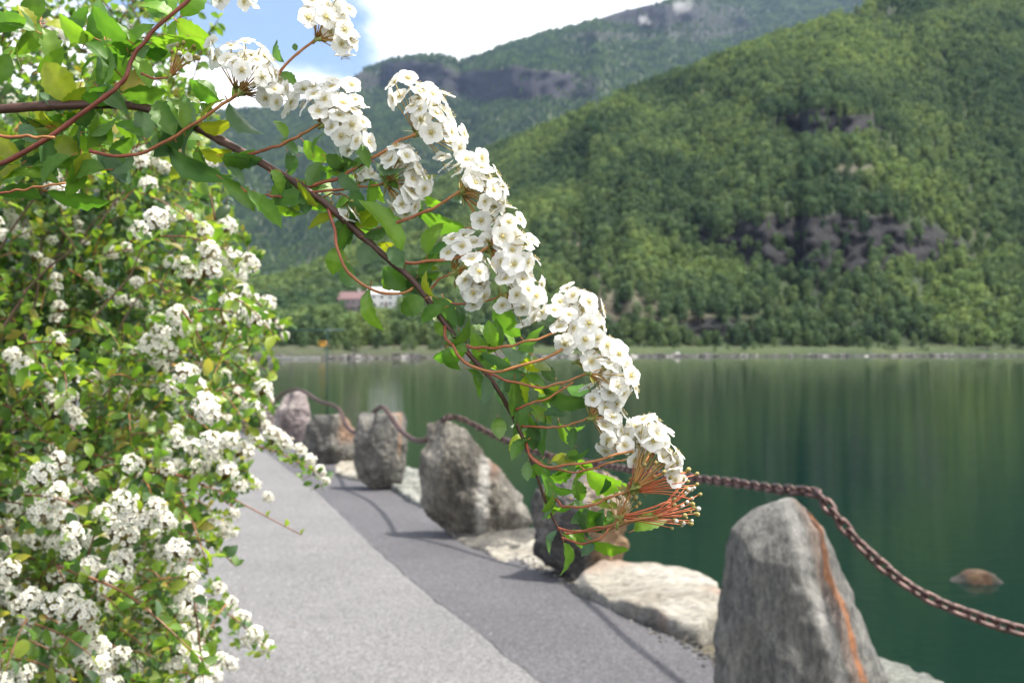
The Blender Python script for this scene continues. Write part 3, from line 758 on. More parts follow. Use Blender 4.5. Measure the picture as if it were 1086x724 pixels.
boulder('boulder', 'pinkish boulder half hidden behind the drooping shrub sprays',
        [(418, 264, 282), (423, 259, 288), (435, 255, 291), (450, 254, 292), (465, 258, 290), (470, 262, 286)],
        21, [(-1, 0), (-.5, -.9), (.3, -1), (1, -.2), (.7, .8), (-.6, .9)], .8, M_ROCKP, 39, .07, None, BG)

def slab(name, label, outline, z, thick, mat, seed, tint=None, cat='rock', tilt=0.0):
    P = np.array([list(G(x, y, z)) for x, y in outline]); c = P.mean(0)
    Q = lin(list(P) + [P[0]], 97)[:-1]; m = MB(); V = []; C = []; rings = [(0.0, 1), (.25, 1), (.5, 1), (.7, 1), (.82, 1), (.9, 1), (.955, .98), (.985, .9), (1.0, .7), (1.01, .35), (1.0, 0), (.97, -.6), (.94, -1.4)]
    for r, h in rings:
        for q in Q:
            p = c + (q - c) * r; f = fbm((p[0] * 2.2 + seed, p[1] * 2.2, h * .3), 5); g = fbm((p[0] * 7 + seed, p[1] * 7, h), 4)
            lay = .18 * math.floor(3 * (fbm((p[0] * 1.3, p[1] * 1.3, seed)) + .5)) / 3
            zz = z - thick + thick * h + (.035 * f + .012 * g + lay * .18 + tilt * (p[0] - c[0]))
            k = 1 + .05 * f * r
            V.append((c[0] + (p[0] - c[0]) * k - c[0], c[1] + (p[1] - c[1]) * k - c[1], zz)); C.append(tint(r, h, f) if tint else (0, 0, 0))
    n = len(Q); F = [(i * n + k, i * n + (k + 1) % n, (i + 1) * n + (k + 1) % n, (i + 1) * n + k) for i in range(len(rings) - 1) for k in range(n)]
    m.add(V, F, 0, C); o = m.build(name, mat, loc=(c[0], c[1], 0)); return tag(o, label, cat)
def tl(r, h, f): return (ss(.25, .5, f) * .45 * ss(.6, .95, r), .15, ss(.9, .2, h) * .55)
slab('flat_rock', 'cream flat rock between the nearest boulder and the dark one', [(606, 614), (640, 602), (690, 598), (735, 606), (762, 616), (764, 650), (745, 664), (722, 660), (700, 652), (668, 640), (636, 626)], .09, .16, M_LEDGE, 2, tl)
slab('flat_rock', 'small cream rock left of the dark boulder', [(512, 582), (530, 568), (560, 560), (585, 575), (600, 606), (575, 606), (545, 598), (524, 592)], .02, .2, M_LEDGE, 5, tl)
slab('flat_rock', 'low brown grey rock under the right foot of the veined boulder', [(478, 566), (520, 560), (560, 556), (575, 566), (550, 580), (515, 582), (490, 576)], .03, .2, M_ROCK4, 9)
slab('flat_rock', 'pale rock wedged between the blocky and veined boulders', [(412, 512), (428, 492), (446, 498), (452, 520), (450, 534), (432, 526)], .06, .25, M_LEDGE2, 12)
slab('flat_rock', 'pale rock between the blocky boulder and the low rounded one', [(352, 500), (365, 484), (385, 490), (392, 508), (372, 506)], .04, .25, M_LEDGE, 15)
slab('flat_rock', 'grey green rock behind the nearest boulder at the bottom edge', [(880, 735), (930, 700), (965, 706), (1004, 724), (1010, 770), (940, 800), (890, 780)], -.02, .4, M_LEDGE2, 18)

# rubble at the near waterline
mb = MB(); r_ = np.random.default_rng(11)
for k in range(420):
    i = r_.integers(20, 110); o = r_.uniform(1.0, 2.5); q = QE[i] + QN[i] * o + r_.normal(size=3) * .15
    s = r_.uniform(.05, .17); V = IV * (1 + .2 * r_.normal(size=(len(IV), 1))) * s * np.array([1.2, 1, .7])
    z = np.interp(o, [1.0, 1.5, 2.1, 2.5], [-.5, -.95, -1.17, -1.27])
    mb.add(V + np.array([q[0], q[1], z + .03]), IF, 0, (0, 0, .3 if o > 1.8 else 0))
tag(mb.build('shore_rubble', M_WET, smooth=False), 'dark wet rubble at the near waterline below the ledge', 'stones', kind='stuff')
# grit where asphalt meets rock
mb = MB()
for k in range(900):
    i = r_.integers(8, 90); q = QE[i] + QN[i] * r_.normal() * .05; s = abs(r_.normal()) * .007 + .003
    mb.add(IV * s * (1 + .2 * r_.normal(size=(len(IV), 1))) + np.array([q[0], q[1], .008]), IF, 0, (0, float(r_.uniform() < .2) * .5, 0))
tag(mb.build('grit', M_ROCK4, smooth=False), 'loose grit along the outer edge of the path', 'grit', kind='stuff')
Y = 2.8 * FPX / (616 - HY)
boulder('rock', 'dark rock with an ochre top just breaking the water surface',
        [(605, 1026, 1046), (608, 1021, 1054), (612, 1017, 1057), (616, 1008, 1062), (618, 998, 1070), (622, 994, 1074)], Y, [(-1, 0), (-.4, -.9), (.5, -1), (1, 0), (.5, .9), (-.6, .9)], .9, M_WET, 55, .05,
        lambda u, v, w, a: (.22 * ss(.35, .25, abs(u)), 0, .9 * ss(.3, .4, abs(u))), cat='rock', nl=24, na=48)

# ------------------------------------------------------------------ chain
CH = [(1220, 690, 4.2), (1140, 681, 4.25), (1086, 669, 4.3), (1045, 657, 4.35), (990, 636, 4.42), (950, 611, 4.5), (912, 577, 4.6), (885, 545, 4.68), (872, 529, 4.74), (862, 522, 4.8), (845, 520, 4.9), (820, 518, 5.1), (780, 512, 5.5), (735, 507, 6.0), (690, 501, 6.7), (640, 493, 7.6),
      (600, 487, 7.95), (560, 476, 8.35), (525, 462, 8.8), (500, 449, 9.1), (486, 443, 9.2), (474, 443, 9.3), (466, 450, 9.5), (452, 466, 9.9), (438, 466, 10.6), (424, 455, 11.4), (414, 441, 11.9), (407, 432, 12.2), (401, 433, 12.5), (392, 442, 13), (378, 458, 13.6), (368, 452, 14.3), (361, 436, 14.9), (354, 430, 15.2), (338, 425, 16), (322, 415, 17), (312, 413, 17.8), (300, 417, 18.5), (285, 428, 19.4), (268, 417, 21)]
cp = resample([W(x, y, d) for x, y, d in CH], 1200)
PIT = .056
cd = np.r_[0, np.cumsum(np.linalg.norm(np.diff(cp, axis=0), axis=1))]; nlk = int(cd[-1] / PIT)
def link_mb():
    m = MB(); n = 22; pts = []
    hl, r = .0175, .0205     # straight half length, bend radius
    for k in range(n):
        th = 2 * pi * k / n; pts.append((cos(th) * r + (hl if cos(th) > 0 else -hl) * min(1, abs(cos(th)) * 3), sin(th) * r * 1.0, 0))
    P = np.array(pts); seg = 8; V = []
    T = np.roll(P, -1, 0) - np.roll(P, 1, 0); T /= np.linalg.norm(T, axis=1)[:, None]
    for i in range(n):
        o = np.array([T[i][1], -T[i][0], 0])
        for k in range(seg):
            a = 2 * pi * k / seg; V.append(P[i] + (o * cos(a) + np.array([0, 0, 1]) * sin(a)) * .0092)
    m.add(V, [(i * seg + k, i * seg + (k + 1) % seg, ((i + 1) % n) * seg + (k + 1) % seg, ((i + 1) % n) * seg + k) for i in range(n) for k in range(seg)])
    return m
LM = link_mb(); LV = np.concatenate(LM.v); LF = LM.f; lme = LM.mesh('link', [M_CHAIN])
croot = empty('chain', Vector(cp[0])); tag(croot, 'heavy rusty iron chain draped from boulder to boulder along the water', 'chain')
rest = MB()
for i in range(nlk):
    s = (i + .5) * PIT; p = np.array([np.interp(s, cd, cp[:, k]) for k in range(3)]); q = np.array([np.interp(s + .01, cd, cp[:, k]) for k in range(3)])
    x = Vector(q - p).normalized(); u = Vector((0, 0, 1)); y = u.cross(x).normalized(); zz = x.cross(y)
    roll = (pi / 4 if i % 2 else -pi / 4) + random.uniform(-.22, .22) + .25
    y2 = y * cos(roll) + zz * sin(roll); z2 = x.cross(y2)
    M3 = np.array([x, y2, z2]).T
    rel = p - np.array(croot.location)
    if i < 100 + 18 and i >= 12:
        o = bpy.data.objects.new('link', lme); link(o, croot)
        Mx = Matrix(M3.tolist()).to_4x4(); Mx.translation = Vector(rel); o.matrix_basis = Mx
        if i >= 112: bpy.data.objects.remove(o); rest.add(LV @ M3.T + rel, LF)
    else:
        rest.add(LV @ M3.T + rel, LF)
rest.build('far_links', M_CHAIN, croot)['kind'] = 'stuff'

# ------------------------------------------------------------------ slim green post with a cross bar; bollard
pb = G(347, 449, -.2); root = empty('post', (pb.x, pb.y, -.2)); Yp = pb.y
m = MB(); tz = W(347, 350, Yp).z + .2; tube(m, [(0, 0, -.3), (0, 0, tz)], .019, 10); m.build('pole', M_TEAL, root)
m = MB(); a = W(310, 350, Yp).x - pb.x; b = W(366, 350, Yp).x - pb.x; tube(m, [(a, 0, tz), (b, 0, tz)], .02, 8); m.build('crossbar', M_TEAL, root)
m = MB(); tube(m, [(0, 0, .15), (0, 0, .2)], .05, 12); m.build('foot', M_TEAL, root)
tag(root, 'slim green post with a thin cross bar behind the farthest boulders', 'post')
pb = G(199, 436, 0); root = empty('bollard', pb); Yp = pb.y; tz = W(197, 388, Yp).z
m = MB(); box(m, (0, 0, tz / 2), (.34, .34, tz)); m.build('column', M_CONC, root, smooth=False)
m = MB(); box(m, (-.02, 0, tz + .04), (.62, .42, .09)); m.build('cap', M_YEL, root, smooth=False)
tag(root, 'grey block with a flat yellow cap seen through the shrub', 'bollard')

litter()
# ------------------------------------------------------------------ leaf and flower shapes
def leaf_mb(seed, n=9, serr=0.06, wid=0.29, curl=0.12, fold=0.16):
    r = random.Random(seed); m = MB(); V = []; C = []
    for i in range(n + 1):
        t = i / n
        w = wid * (sin(pi * min(1, t ** 0.8 * 1.0)) ** 0.75) * (0.8 + .35 * t)
        if t == 0: w = .012
        if t == 1: w = .01
        if t > .35 and 0 < i < n: w *= 1 + (serr * 1.6 if i % 2 else -serr)
        z = curl * (t * (1 - t)) * 2 - curl * .9 * t * t + .02 * r.uniform(-1, 1)
        for k in (-2, -1, 0, 1, 2):
            a = abs(k) / 2
            V.append((w * k / 2, t, z + fold * w * a * 2 * (1 - .3 * a) + .012 * r.uniform(-1, 1) * a))
            C.append((1.18, 1.12, 1.1) if k == 0 else ((.93, .95, .93) if i % 2 else (1.0, 1.0, 1.0)))
    F = [(i * 5 + k, i * 5 + k + 1, (i + 1) * 5 + k + 1, (i + 1) * 5 + k) for i in range(n) for k in range(4)]
    m.add(V, F, 0, C); tube(m, [(0, -.16, -.03), (0, -.05, -.01), (0, .02, 0)], [.014, .013, .010], 5, 1, (.42, .16, .05)); return m
LEAFM = [leaf_mb(s, 11, random.choice((.03, .06, .09)), .27 + .05 * random.random(), random.uniform(.05, .3), random.uniform(.08, .35)).mesh('leaf', [M_LEAF, M_STEM]) for s in range(8)]

def petal(m, ang, L, r, hi=True, cup=.25, tilt=.2):
    nu, nv = (8, 4) if hi else (2, 2)
    V = []; C = []
    for i in range(nu + 1):
        t = i / nu
        w = (max(.10, .50 * sqrt(max(0, 1 - ((t - .54) / .475) ** 2)))) if hi else (.14, .55, .36)[i]
        for j in range(nv + 1):
            s = (j / nv - .5) * 2
            rad = .13 + .89 * t - .05 * t * s * s + (.03 * r.uniform(-1, 1) if hi and i == nu else 0)
            x = rad * L; y = s * w * L
            z = L * (tilt * t + cup * (s * s * .35 * t) - .15 * max(0, t - .55)) + (L * .025 * r.uniform(-1, 1) if hi else 0)
            V.append((x * cos(ang) - y * sin(ang), x * sin(ang) + y * cos(ang), z)); C.append((.95, .94, .89) if t > .2 else (.88, .86, .62))
    F = [(i * (nv + 1) + j, (i + 1) * (nv + 1) + j, (i + 1) * (nv + 1) + j + 1, i * (nv + 1) + j + 1) for i in range(nu) for j in range(nv)]
    m.add(V, F, 0, C)
def flower_mb(seed):
    r = random.Random(seed); m = MB(); L = 1.0; til = r.uniform(-.12, .16)
    for k in range(5): petal(m, 2 * pi * k / 5 + r.uniform(-.08, .08), L * r.uniform(.94, 1.05), r, True, r.uniform(.02, .28), til + r.uniform(-.12, .14))
    V = [(0, 0, .10)] + [(cos(a) * .2, sin(a) * .2, .06) for a in np.linspace(0, 2 * pi, 11)[:-1]] + [(cos(a) * .13, sin(a) * .13, -.14) for a in np.linspace(0, 2 * pi, 11)[:-1]]
    F = [(0, 1 + k, 1 + (k + 1) % 10) for k in range(10)] + [(1 + k, 11 + k, 11 + (k + 1) % 10, 1 + (k + 1) % 10) for k in range(10)]
    V = [(x * .8, y * .8, z * .7) for x, y, z in V]; m.add(V, F, 1, (.80, .66, .20))
    for k in range(16):
        a = 2 * pi * k / 16 + r.uniform(-.15, .15); q = r.uniform(.26, .44); h = r.uniform(.14, .28)
        tube(m, [(cos(a) * .15, sin(a) * .15, .05), (cos(a) * q * .8, sin(a) * q * .8, h * .7), (cos(a) * q, sin(a) * q, h)], [.012, .010, .009], 3, 1, (.88, .84, .62))
        p = np.array([cos(a) * q, sin(a) * q, h]); m.add(p + IV[:12] * .042, [f for f in IF if max(f) < 12] or [(0, 1, 2)], 1, (.84, .66, .22) if r.random() < .7 else (.9, .82, .55))
        tube(m, [p - [0, 0, .02], p + [0, 0, .03]], [.03, .024], 4, 1, (.78, .58, .18))
    for k in range(5):
        a = 2 * pi * (k + .5) / 5; m.add([(cos(a + .3) * .12, sin(a + .3) * .12, -.05), (cos(a - .3) * .12, sin(a - .3) * .12, -.05), (cos(a) * .36, sin(a) * .36, .02)], [(0, 1, 2)], 1, (.35, .38, .08))
    return m
FLOW = [flower_mb(s).mesh('flower', [M_PETAL, M_STEM]) for s in range(7)]
def bud_mb(seed):
    r = random.Random(seed); m = MB(); V = []; n = 8
    prof = [(0, -.9), (.35, -.75), (.5, -.35), (.62, .0), (.6, .35), (.38, .68), (0, .8)]
    for rr, z in prof:
        for k in range(n): V.append((cos(2 * pi * k / n) * rr, sin(2 * pi * k / n) * rr, z))
    F = [(i * n + k, i * n + (k + 1) % n, (i + 1) * n + (k + 1) % n, (i + 1) * n + k) for i in range(len(prof) - 1) for k in range(n)]
    C = [(.40, .36, .10) if z < -.3 else ((.80, .75, .52) if z < .3 else (.92, .90, .80)) for rr, z in prof for k in range(n)]
    if r.random() < .3: C = [(.38, .33, .09) if z < 0.2 else (.6, .5, .18) for rr, z in prof for k in range(n)]
    m.add(V, F, 0, C)
    for k in range(5):
        a = 2 * pi * k / 5; m.add([(cos(a + .5) * .5, sin(a + .5) * .5, -.5), (cos(a - .5) * .5, sin(a - .5) * .5, -.5), (cos(a) * .72, sin(a) * .72, .25)], [(0, 1, 2)], 0, (.4, .3, .08))
    return m
BUD = [bud_mb(s).mesh('bud', [M_STEM]) for s in range(4)]

# ------------------------------------------------------------------ the flowering branch in front
D0 = .56
SCL = D0 / FPX       # metres per photo pixel at the branch
root = empty('flowering_branch', W(-40, 119, .60))
RL = np.array(root.location)
tag(root, 'arching spirea branch with white flower clusters and green leaves, sharp in front of the lake', 'branch')
def P3(pts):  # (x, y[, depth offset in m])
    return [np.array(W(p[0], p[1], D0 + (p[2] if len(p) > 2 else 0))) for p in pts]
def dep(px): return .04 - .04 * ss(0, 300, px) + .02 * ss(480, 700, px)
WOOD = (.085, .042, .03); RED = (.30, .075, .045); ORG = (.42, .20, .06); GRN = (.25, .28, .07)
main = [(-40, 119, .04), (60, 112, .035), (145, 113, .03), (200, 132, .02), (240, 152, .015), (300, 186, .005), (345, 216, 0), (388, 254, 0), (412, 275, 0), (440, 300, 0), (468, 338, 0), (498, 376, .003), (522, 404, .005), (541, 436, .008), (556, 468, .01), (568, 500, .012), (580, 535, .015), (598, 572, .018)]
m = MB(); P = resample(P3(main), 150)
Rm = np.interp(np.linspace(0, 1, 150), [0, .15, .5, .8, 1], [.0026, .0024, .00165, .00105, .0006])
Rm = Rm * (1 + .08 * np.array([fbm((i * .15, 0, 2)) for i in range(150)])) 
for k in range(8, 150, 13): Rm[k] *= 1.22
tube(m, P, Rm, 10, 0, WOOD, jitter=.05); m.build('stem', M_STEM, root, origin=RL)
def twig(pts, r0=3.0, r1=1.6, col=RED, n=26):
    m = MB(); P = resample(P3(pts), n); ph = random.uniform(0, 99)
    P = P + np.array([[noise.noise(Vector((i * .33, ph, 0))), noise.noise(Vector((i * .33, ph, 5))), noise.noise(Vector((i * .33, ph, 9)))] for i in range(n)]) * 3.2 * SCL * np.sin(np.linspace(0, pi, n))[:, None]
    r0 *= .9; R = np.linspace(r0 / 2 * SCL, r1 / 2 * SCL, n); R[::6] *= 1.18
    cc = np.repeat(np.array([np.array(col) * (1 - t) + np.array(ORG if col == RED else col) * t for t in np.linspace(0, 1, n)]), 7, 0)
    tube(m, P, R, 7, 0, cc, jitter=.05); m.build('twig', M_STEM, root, origin=RL)
twig([(-40, 188, .03), (20, 165, .02), (75, 130, .015), (112, 101, .01), (130, 85, .01), (141, 62, .01), (162, 34, .01), (200, 0, .01), (222, -25, .01)], 6.5, 4, (.22, .06, .035), 50)
twig([(95, 160, .01), (120, 165, .01), (150, 162, .01), (185, 145, .005), (215, 125, 0), (240, 108, 0), (252, 100, -.003)], 4.5, 3.5)
twig([(-30, 142, .0), (20, 145, .0), (58, 146, .0)], 4, 3)
twig([(0, 205, -.01), (30, 200, -.01), (70, 194, -.01)], 2.5, 2)
twig([(258, 165, .01), (290, 157, .005), (315, 146, 0), (338, 132, -.003)], 4, 3)
twig([(319, 200, .002), (355, 190, 0), (390, 170, -.003), (420, 152, -.004), (441, 142, -.004)], 4.5, 3.2)
twig([(330, 204, 0), (365, 200, .0), (400, 196, .0), (412, 194, 0)], 3.2, 2.4)
twig([(392, 246, 0), (420, 236, -.003), (455, 222, -.005), (475, 210, -.006), (488, 203, -.006)], 4, 3)
twig([(411, 273, 0), (430, 278, -.002), (470, 276, -.004), (505, 268, -.004), (518, 262, -.004)], 4.2, 3)
twig([(452, 316, 0), (462, 300, 0), (470, 294, 0), (482, 288, 0)], 3, 2.2)
twig([(476, 322, 0), (500, 322, .002), (520, 318, .003), (532, 312, .003)], 2.6, 2)
twig([(347, 217, 0), (353, 240, -.004), (357, 262, -.008), (368, 285, -.01), (386, 303, -.01), (408, 312, -.006), (430, 310, -.002), (438, 305, 0)], 3.8, 2.8)
twig([(-20 + 400, 222, .0), (360, 205, .004), (330, 215, .008)], 2.2, 1.6)
twig([(299, 209, 0), (275, 206, 0), (258, 202, 0)], 3, 2.2)
twig([(472, 345, 0), (472, 357, -.004), (478, 364, -.006), (485, 376, -.007), (497, 386, -.008), (518, 394, -.008), (550, 388, -.008), (580, 379, -.008), (597, 370, -.008)], 3.6, 3)
twig([(490, 366, 0), (508, 369, -.003), (540, 368, -.005), (568, 360, -.005), (590, 352, -.005)], 3.6, 2.6)
twig([(518, 396, -.003), (540, 404, -.004), (568, 411, -.005), (600, 405, -.005), (622, 396, -.005)], 3.2, 2.4)
twig([(541, 436, .005), (560, 430, 0), (585, 420, -.002), (608, 405, -.004)], 3, 2.2)
twig([(553, 452, .008), (580, 453, .002), (605, 450, 0), (626, 442, 0)], 3, 2.2)
twig([(558, 470, .008), (562, 482, 0), (575, 493, -.003), (600, 493, -.005), (630, 488, -.006), (660, 480, -.006), (672, 478, -.006)], 3.6, 2.6)
twig([(565, 485, .008), (585, 497, 0), (620, 498, -.003), (650, 490, -.005), (664, 487, -.005)], 2.6, 2)
twig([(588, 528, .012), (600, 537, .005), (625, 536, 0), (650, 526, -.003), (668, 520, -.003)], 3.4, 2.6)
twig([(592, 560, .015), (615, 564, .008), (650, 556, 0), (685, 550, -.003), (703, 545, -.003)], 3.2, 2.4)
twig([(596, 570, .015), (615, 576, .008), (635, 571, .002), (650, 555, 0), (662, 535, -.002), (668, 522, -.002)], 3.0, 2.2)
twig([(600, 566, .015), (640, 561, .01), (665, 555, .006), (690, 547, 0)], 2.4, 2)
twig([(283, 110, .01), (290, 90, .006), (300, 72, .002), (318, 55, 0), (335, 42, 0)], 3.4, 2.8)
twig([(240, -20, 0), (246, -8, 0)], 3, 2.5)
twig([(150, 78, .01), (165, 84, .01), (178, 82, .01)], 3, 2.2)

def leafobj(b, t, w, col=None, flip=None, dz=None, off=0.0):
    """leaf blade from base pixel to tip pixel, w = seen width in pixels"""
    dd = dep(b[0]) + off + random.uniform(-.012, .012)
    lpx = math.hypot(t[0] - b[0], t[1] - b[1]); z2 = random.uniform(-.35, .35) * lpx * SCL if dz is None else dz
    B = Vector(W(b[0], b[1], D0 + dd)); T = Vector(W(t[0], t[1], D0 + dd + z2)); Lv = T - B; ln = Lv.length; y = Lv.normalized()
    t = (b[0] + (t[0] - b[0]) * 1.12, b[1] + (t[1] - b[1]) * 1.12); lpx *= 1.12; w = w * 1.06 + 1.0
    full = max(w, min(.56 * lpx, 30)) ; c = min(1.0, w / full); phi = math.acos(c) * random.choice((-1, 1))
    v = Vector((0, -1, 0)); v = (v - y * v.dot(y)).normalized()
    n = v * cos(phi) + y.cross(v) * sin(phi)
    if flip if flip is not None else random.random() < .18: n = -n
    x = y.cross(n)
    me = random.choice(LEAFM); o = bpy.data.objects.new('leaf', me); link(o, root)
    sx = full * SCL / .58; rows = Matrix(((x.x * sx, y.x * ln, n.x * ln, 0), (x.y * sx, y.y * ln, n.y * ln, 0), (x.z * sx, y.z * ln, n.z * ln, 0), (0, 0, 0, 1)))
    rows.translation = B - Vector(RL); o.matrix_basis = rows
    pal = {'y': (.27, .31, .03), 'o': (.28, .25, .06), 'd': (.07, .145, .05), 'b': (.10, .18, .10), 'g': (.10, .205, .035), 'l': (.15, .27, .035)}
    k = col or random.choice('gggldlb'); q = pal[k]; f = random.uniform(.85, 1.15)
    o.color = (q[0] * f * random.uniform(.9, 1.1), q[1] * f, q[2] * f, 1)
LV_ = [  # base, tip, seen width, colour
 ((78, 107), (46, 66), 34, 'y'), ((136, 43), (96, 8), 18, 'g'), ((123, 75), (79, 36), 18, 'g'), ((170, 20), (160, -14), 20, 'g'), ((160, 42), (222, 46), 11, 'l'), ((158, 48), (138, 72), 16, 'b'),
 ((128, 96), (162, 78), 22, 'o'), ((148, 150), (172, 106), 30, 'b'), ((184, 144), (166, 104), 24, 'g'), ((66, 121), (44, 95), 14, 'b'), ((96, 100), (62, 116), 16, 'b'), ((66, 132), (22, 140), 20, 'y'), ((97, 123), (118, 154), 24, 'l'),
 ((22, 168), (62, 186), 32, 'd'), ((112, 180), (68, 188), 20, 'g'), ((64, 197), (-4, 183), 13, 'l'), ((-4, 204), (44, 208), 18, 'g'), ((50, 203), (115, 216), 15, 'g'), ((178, 157), (236, 194), 22, 'd'), ((236, 190), (271, 223), 14, 'g'),
 ((110, 165), (134, 192), 15, 'b'), ((205, 86), (233, 104), 10, 'g'), ((226, 118), (212, 110), 8, 'g'), ((-8, 34), (28, 18), 14, 'g'), ((-6, 150), (22, 168), 20, 'y'), ((90, 140), (126, 128), 16, 'l'), ((140, 160), (120, 186), 14, 'd'), ((104, 92), (132, 114), 20, 'd'),
 ((40, 150), (20, 132), 16, 'b'), ((60, 146), (86, 168), 22, 'y'), ((195, 138), (180, 100), 14, 'l'), ((214, 128), (190, 168), 12, 'd'), ((130, 100), (176, 98), 14, 'g'), ((142, 60), (160, 92), 14, 'l'), ((10, 58), (-10, 90), 14, 'g'),
 ((243, 109), (278, 149), 14, 'd'), ((233, 108), (200, 86), 13, 'g'), ((303, 147), (292, 126), 9, 'l'), ((237, 165), (277, 170), 12, 'd'), ((301, 66), (289, 44), 8, 'd'), ((314, 54), (312, 46), 5, 'd'), ((296, 78), (316, 90), 10, 'g'), ((246, 104), (252, 88), 6, 'l'),
 ((262, 203), (300, 240), 13, 'g'), ((289, 207), (318, 232), 11, 'l'), ((342, 202), (290, 211), 26, 'g'), ((300, 190), (288, 180), 10, 'o'), ((373, 198), (377, 240), 14, 'd'), ((399, 240), (372, 221), 13, 'g'), ((425, 272), (385, 208), 16, 'l'),
 ((361, 232), (361, 254), 12, 'd'), ((360, 262), (352, 290), 19, 'l'), ((367, 277), (372, 308), 16, 'g'), ((393, 304), (396, 350), 14, 'l'), ((396, 254), (383, 281), 20, 'd'), ((428, 287), (404, 306), 18, 'g'), ((322, 150), (348, 172), 16, 'l'), ((345, 166), (375, 176), 13, 'd'),
 ((330, 196), (346, 176), 12, 'b'), ((360, 184), (378, 202), 12, 'b'), ((398, 172), (430, 182), 10, 'd'), ((350, 210), (330, 180), 11, 'l'), ((376, 150), (392, 178), 10, 'g'),
 ((493, 241), (440, 226), 15, 'g'), ((453, 270), (466, 233), 18, 'l'), ((484, 257), (452, 278), 19, 'b'), ((430, 279), (444, 323), 24, 'b'), ((432, 306), (404, 284), 19, 'g'), ((450, 317), (424, 331), 20, 'g'), ((460, 315), (484, 347), 16, 'd'), ((444, 292), (468, 268), 14, 'g'), ((412, 262), (428, 284), 14, 'd'),
 ((552, 357), (523, 312), 20, 'g'), ((560, 398), (567, 343), 15, 'g'), ((507, 385), (502, 351), 15, 'l'), ((526, 367), (517, 340), 14, 'l'), ((477, 365), (504, 336), 8, 'g'), ((473, 356), (461, 342), 10, 'l'), ((474, 368), (484, 395), 12, 'g'), ((498, 384), (528, 383), 15, 'd'), ((526, 390), (558, 400), 17, 'b'),
 ((514, 398), (514, 430), 12, 'd'), ((546, 402), (544, 442), 14, 'g'), ((574, 386), (588, 405), 12, 'd'), ((576, 412), (629, 432), 18, 'd'), ((549, 413), (549, 462), 17, 'd'), ((528, 443), (530, 464), 14, 'l'), ((578, 443), (574, 483), 10, 'd'),
 ((560, 489), (559, 510), 10, 'g'), ((574, 499), (584, 548), 14, 'g'), ((610, 476), (604, 500), 13, 'g'), ((622, 499), (666, 520), 22, 'l'), ((614, 540), (648, 560), 21, 'g'), ((672, 562), (707, 549), 15, 'l'), ((626, 573), (667, 585), 14, 'l'), ((598, 575), (600, 613), 11, 'l'),
 ((609, 508), (618, 532), 14, 'g'), ((609, 453), (606, 476), 9, 'd')]
for b, t, w, c in LV_[:99]: leafobj(b, t, w, c)
# further leaves, too many to single out, in one part
EXTRA = []
def grow(x0, y0, x1, y1, n, lo, hi, side=(0, 360), cols='gglydb'):
    for _ in range(n):
        t = random.random(); bx = x0 + (x1 - x0) * t + random.gauss(0, 4); by = y0 + (y1 - y0) * t + random.gauss(0, 4)
        a = radians(random.uniform(*side)); l = random.uniform(lo, hi)
        EXTRA.append(((bx, by), (bx + cos(a) * l, by - sin(a) * l), random.uniform(.2, .46) * l, random.choice(cols)))
grow(0, 20, 150, 60, 16, 30, 50, cols='gglyl'); grow(0, 150, 110, 120, 20, 34, 52); grow(20, 180, 150, 150, 12, 34, 50, (150, 380)); grow(100, 100, 200, 10, 12, 28, 46, cols='gglly'); grow(140, 150, 240, 115, 10, 28, 44)
grow(0, 60, 110, 95, 8, 30, 46, cols='gglly'); grow(180, 150, 330, 200, 16, 24, 38, (200, 380)); grow(300, 160, 400, 190, 12, 20, 32); grow(345, 215, 440, 295, 14, 22, 36, (180, 400))
grow(400, 190, 480, 215, 8, 18, 30); grow(440, 280, 500, 370, 12, 22, 34); grow(480, 370, 580, 375, 12, 22, 38); grow(500, 390, 600, 410, 12, 22, 36, (180, 360)); grow(540, 430, 600, 450, 8, 20, 32, (200, 380)); grow(560, 480, 640, 500, 10, 20, 34, (190, 380))
grow(575, 520, 650, 545, 8, 20, 34, (190, 380)); grow(590, 565, 650, 560, 4, 20, 30); grow(540, 420, 600, 570, 10, 18, 30, (200, 340))
xm = MB(); before = set(root.children)
for b, t, w, c in EXTRA:
    leafobj(b, t, w, c, off=.008)
    o = [q for q in root.children if q not in before][0]
    me = o.data; n = len(me.vertices); co = np.empty(n * 3); me.vertices.foreach_get('co', co); co = co.reshape(-1, 3)
    Mx = np.array(o.matrix_basis); V = co @ Mx[:3, :3].T + Mx[:3, 3]
    cc = np.empty(n * 4); me.color_attributes['col'].data.foreach_get('color', cc); cc = cc.reshape(-1, 4)[:, :3]; k = 12 * 5
    cc = cc.copy(); cc[:k] *= np.array(o.color[:3]); xm.add(V, [tuple(p.vertices) for p in me.polygons], 0, cc)
    xm.m[-len(me.polygons):] = [p.material_index for p in me.polygons]
    bpy.data.objects.remove(o)
xm.build('more_leaves', [M_BLEAF, M_STEM], root)['kind'] = 'stuff'

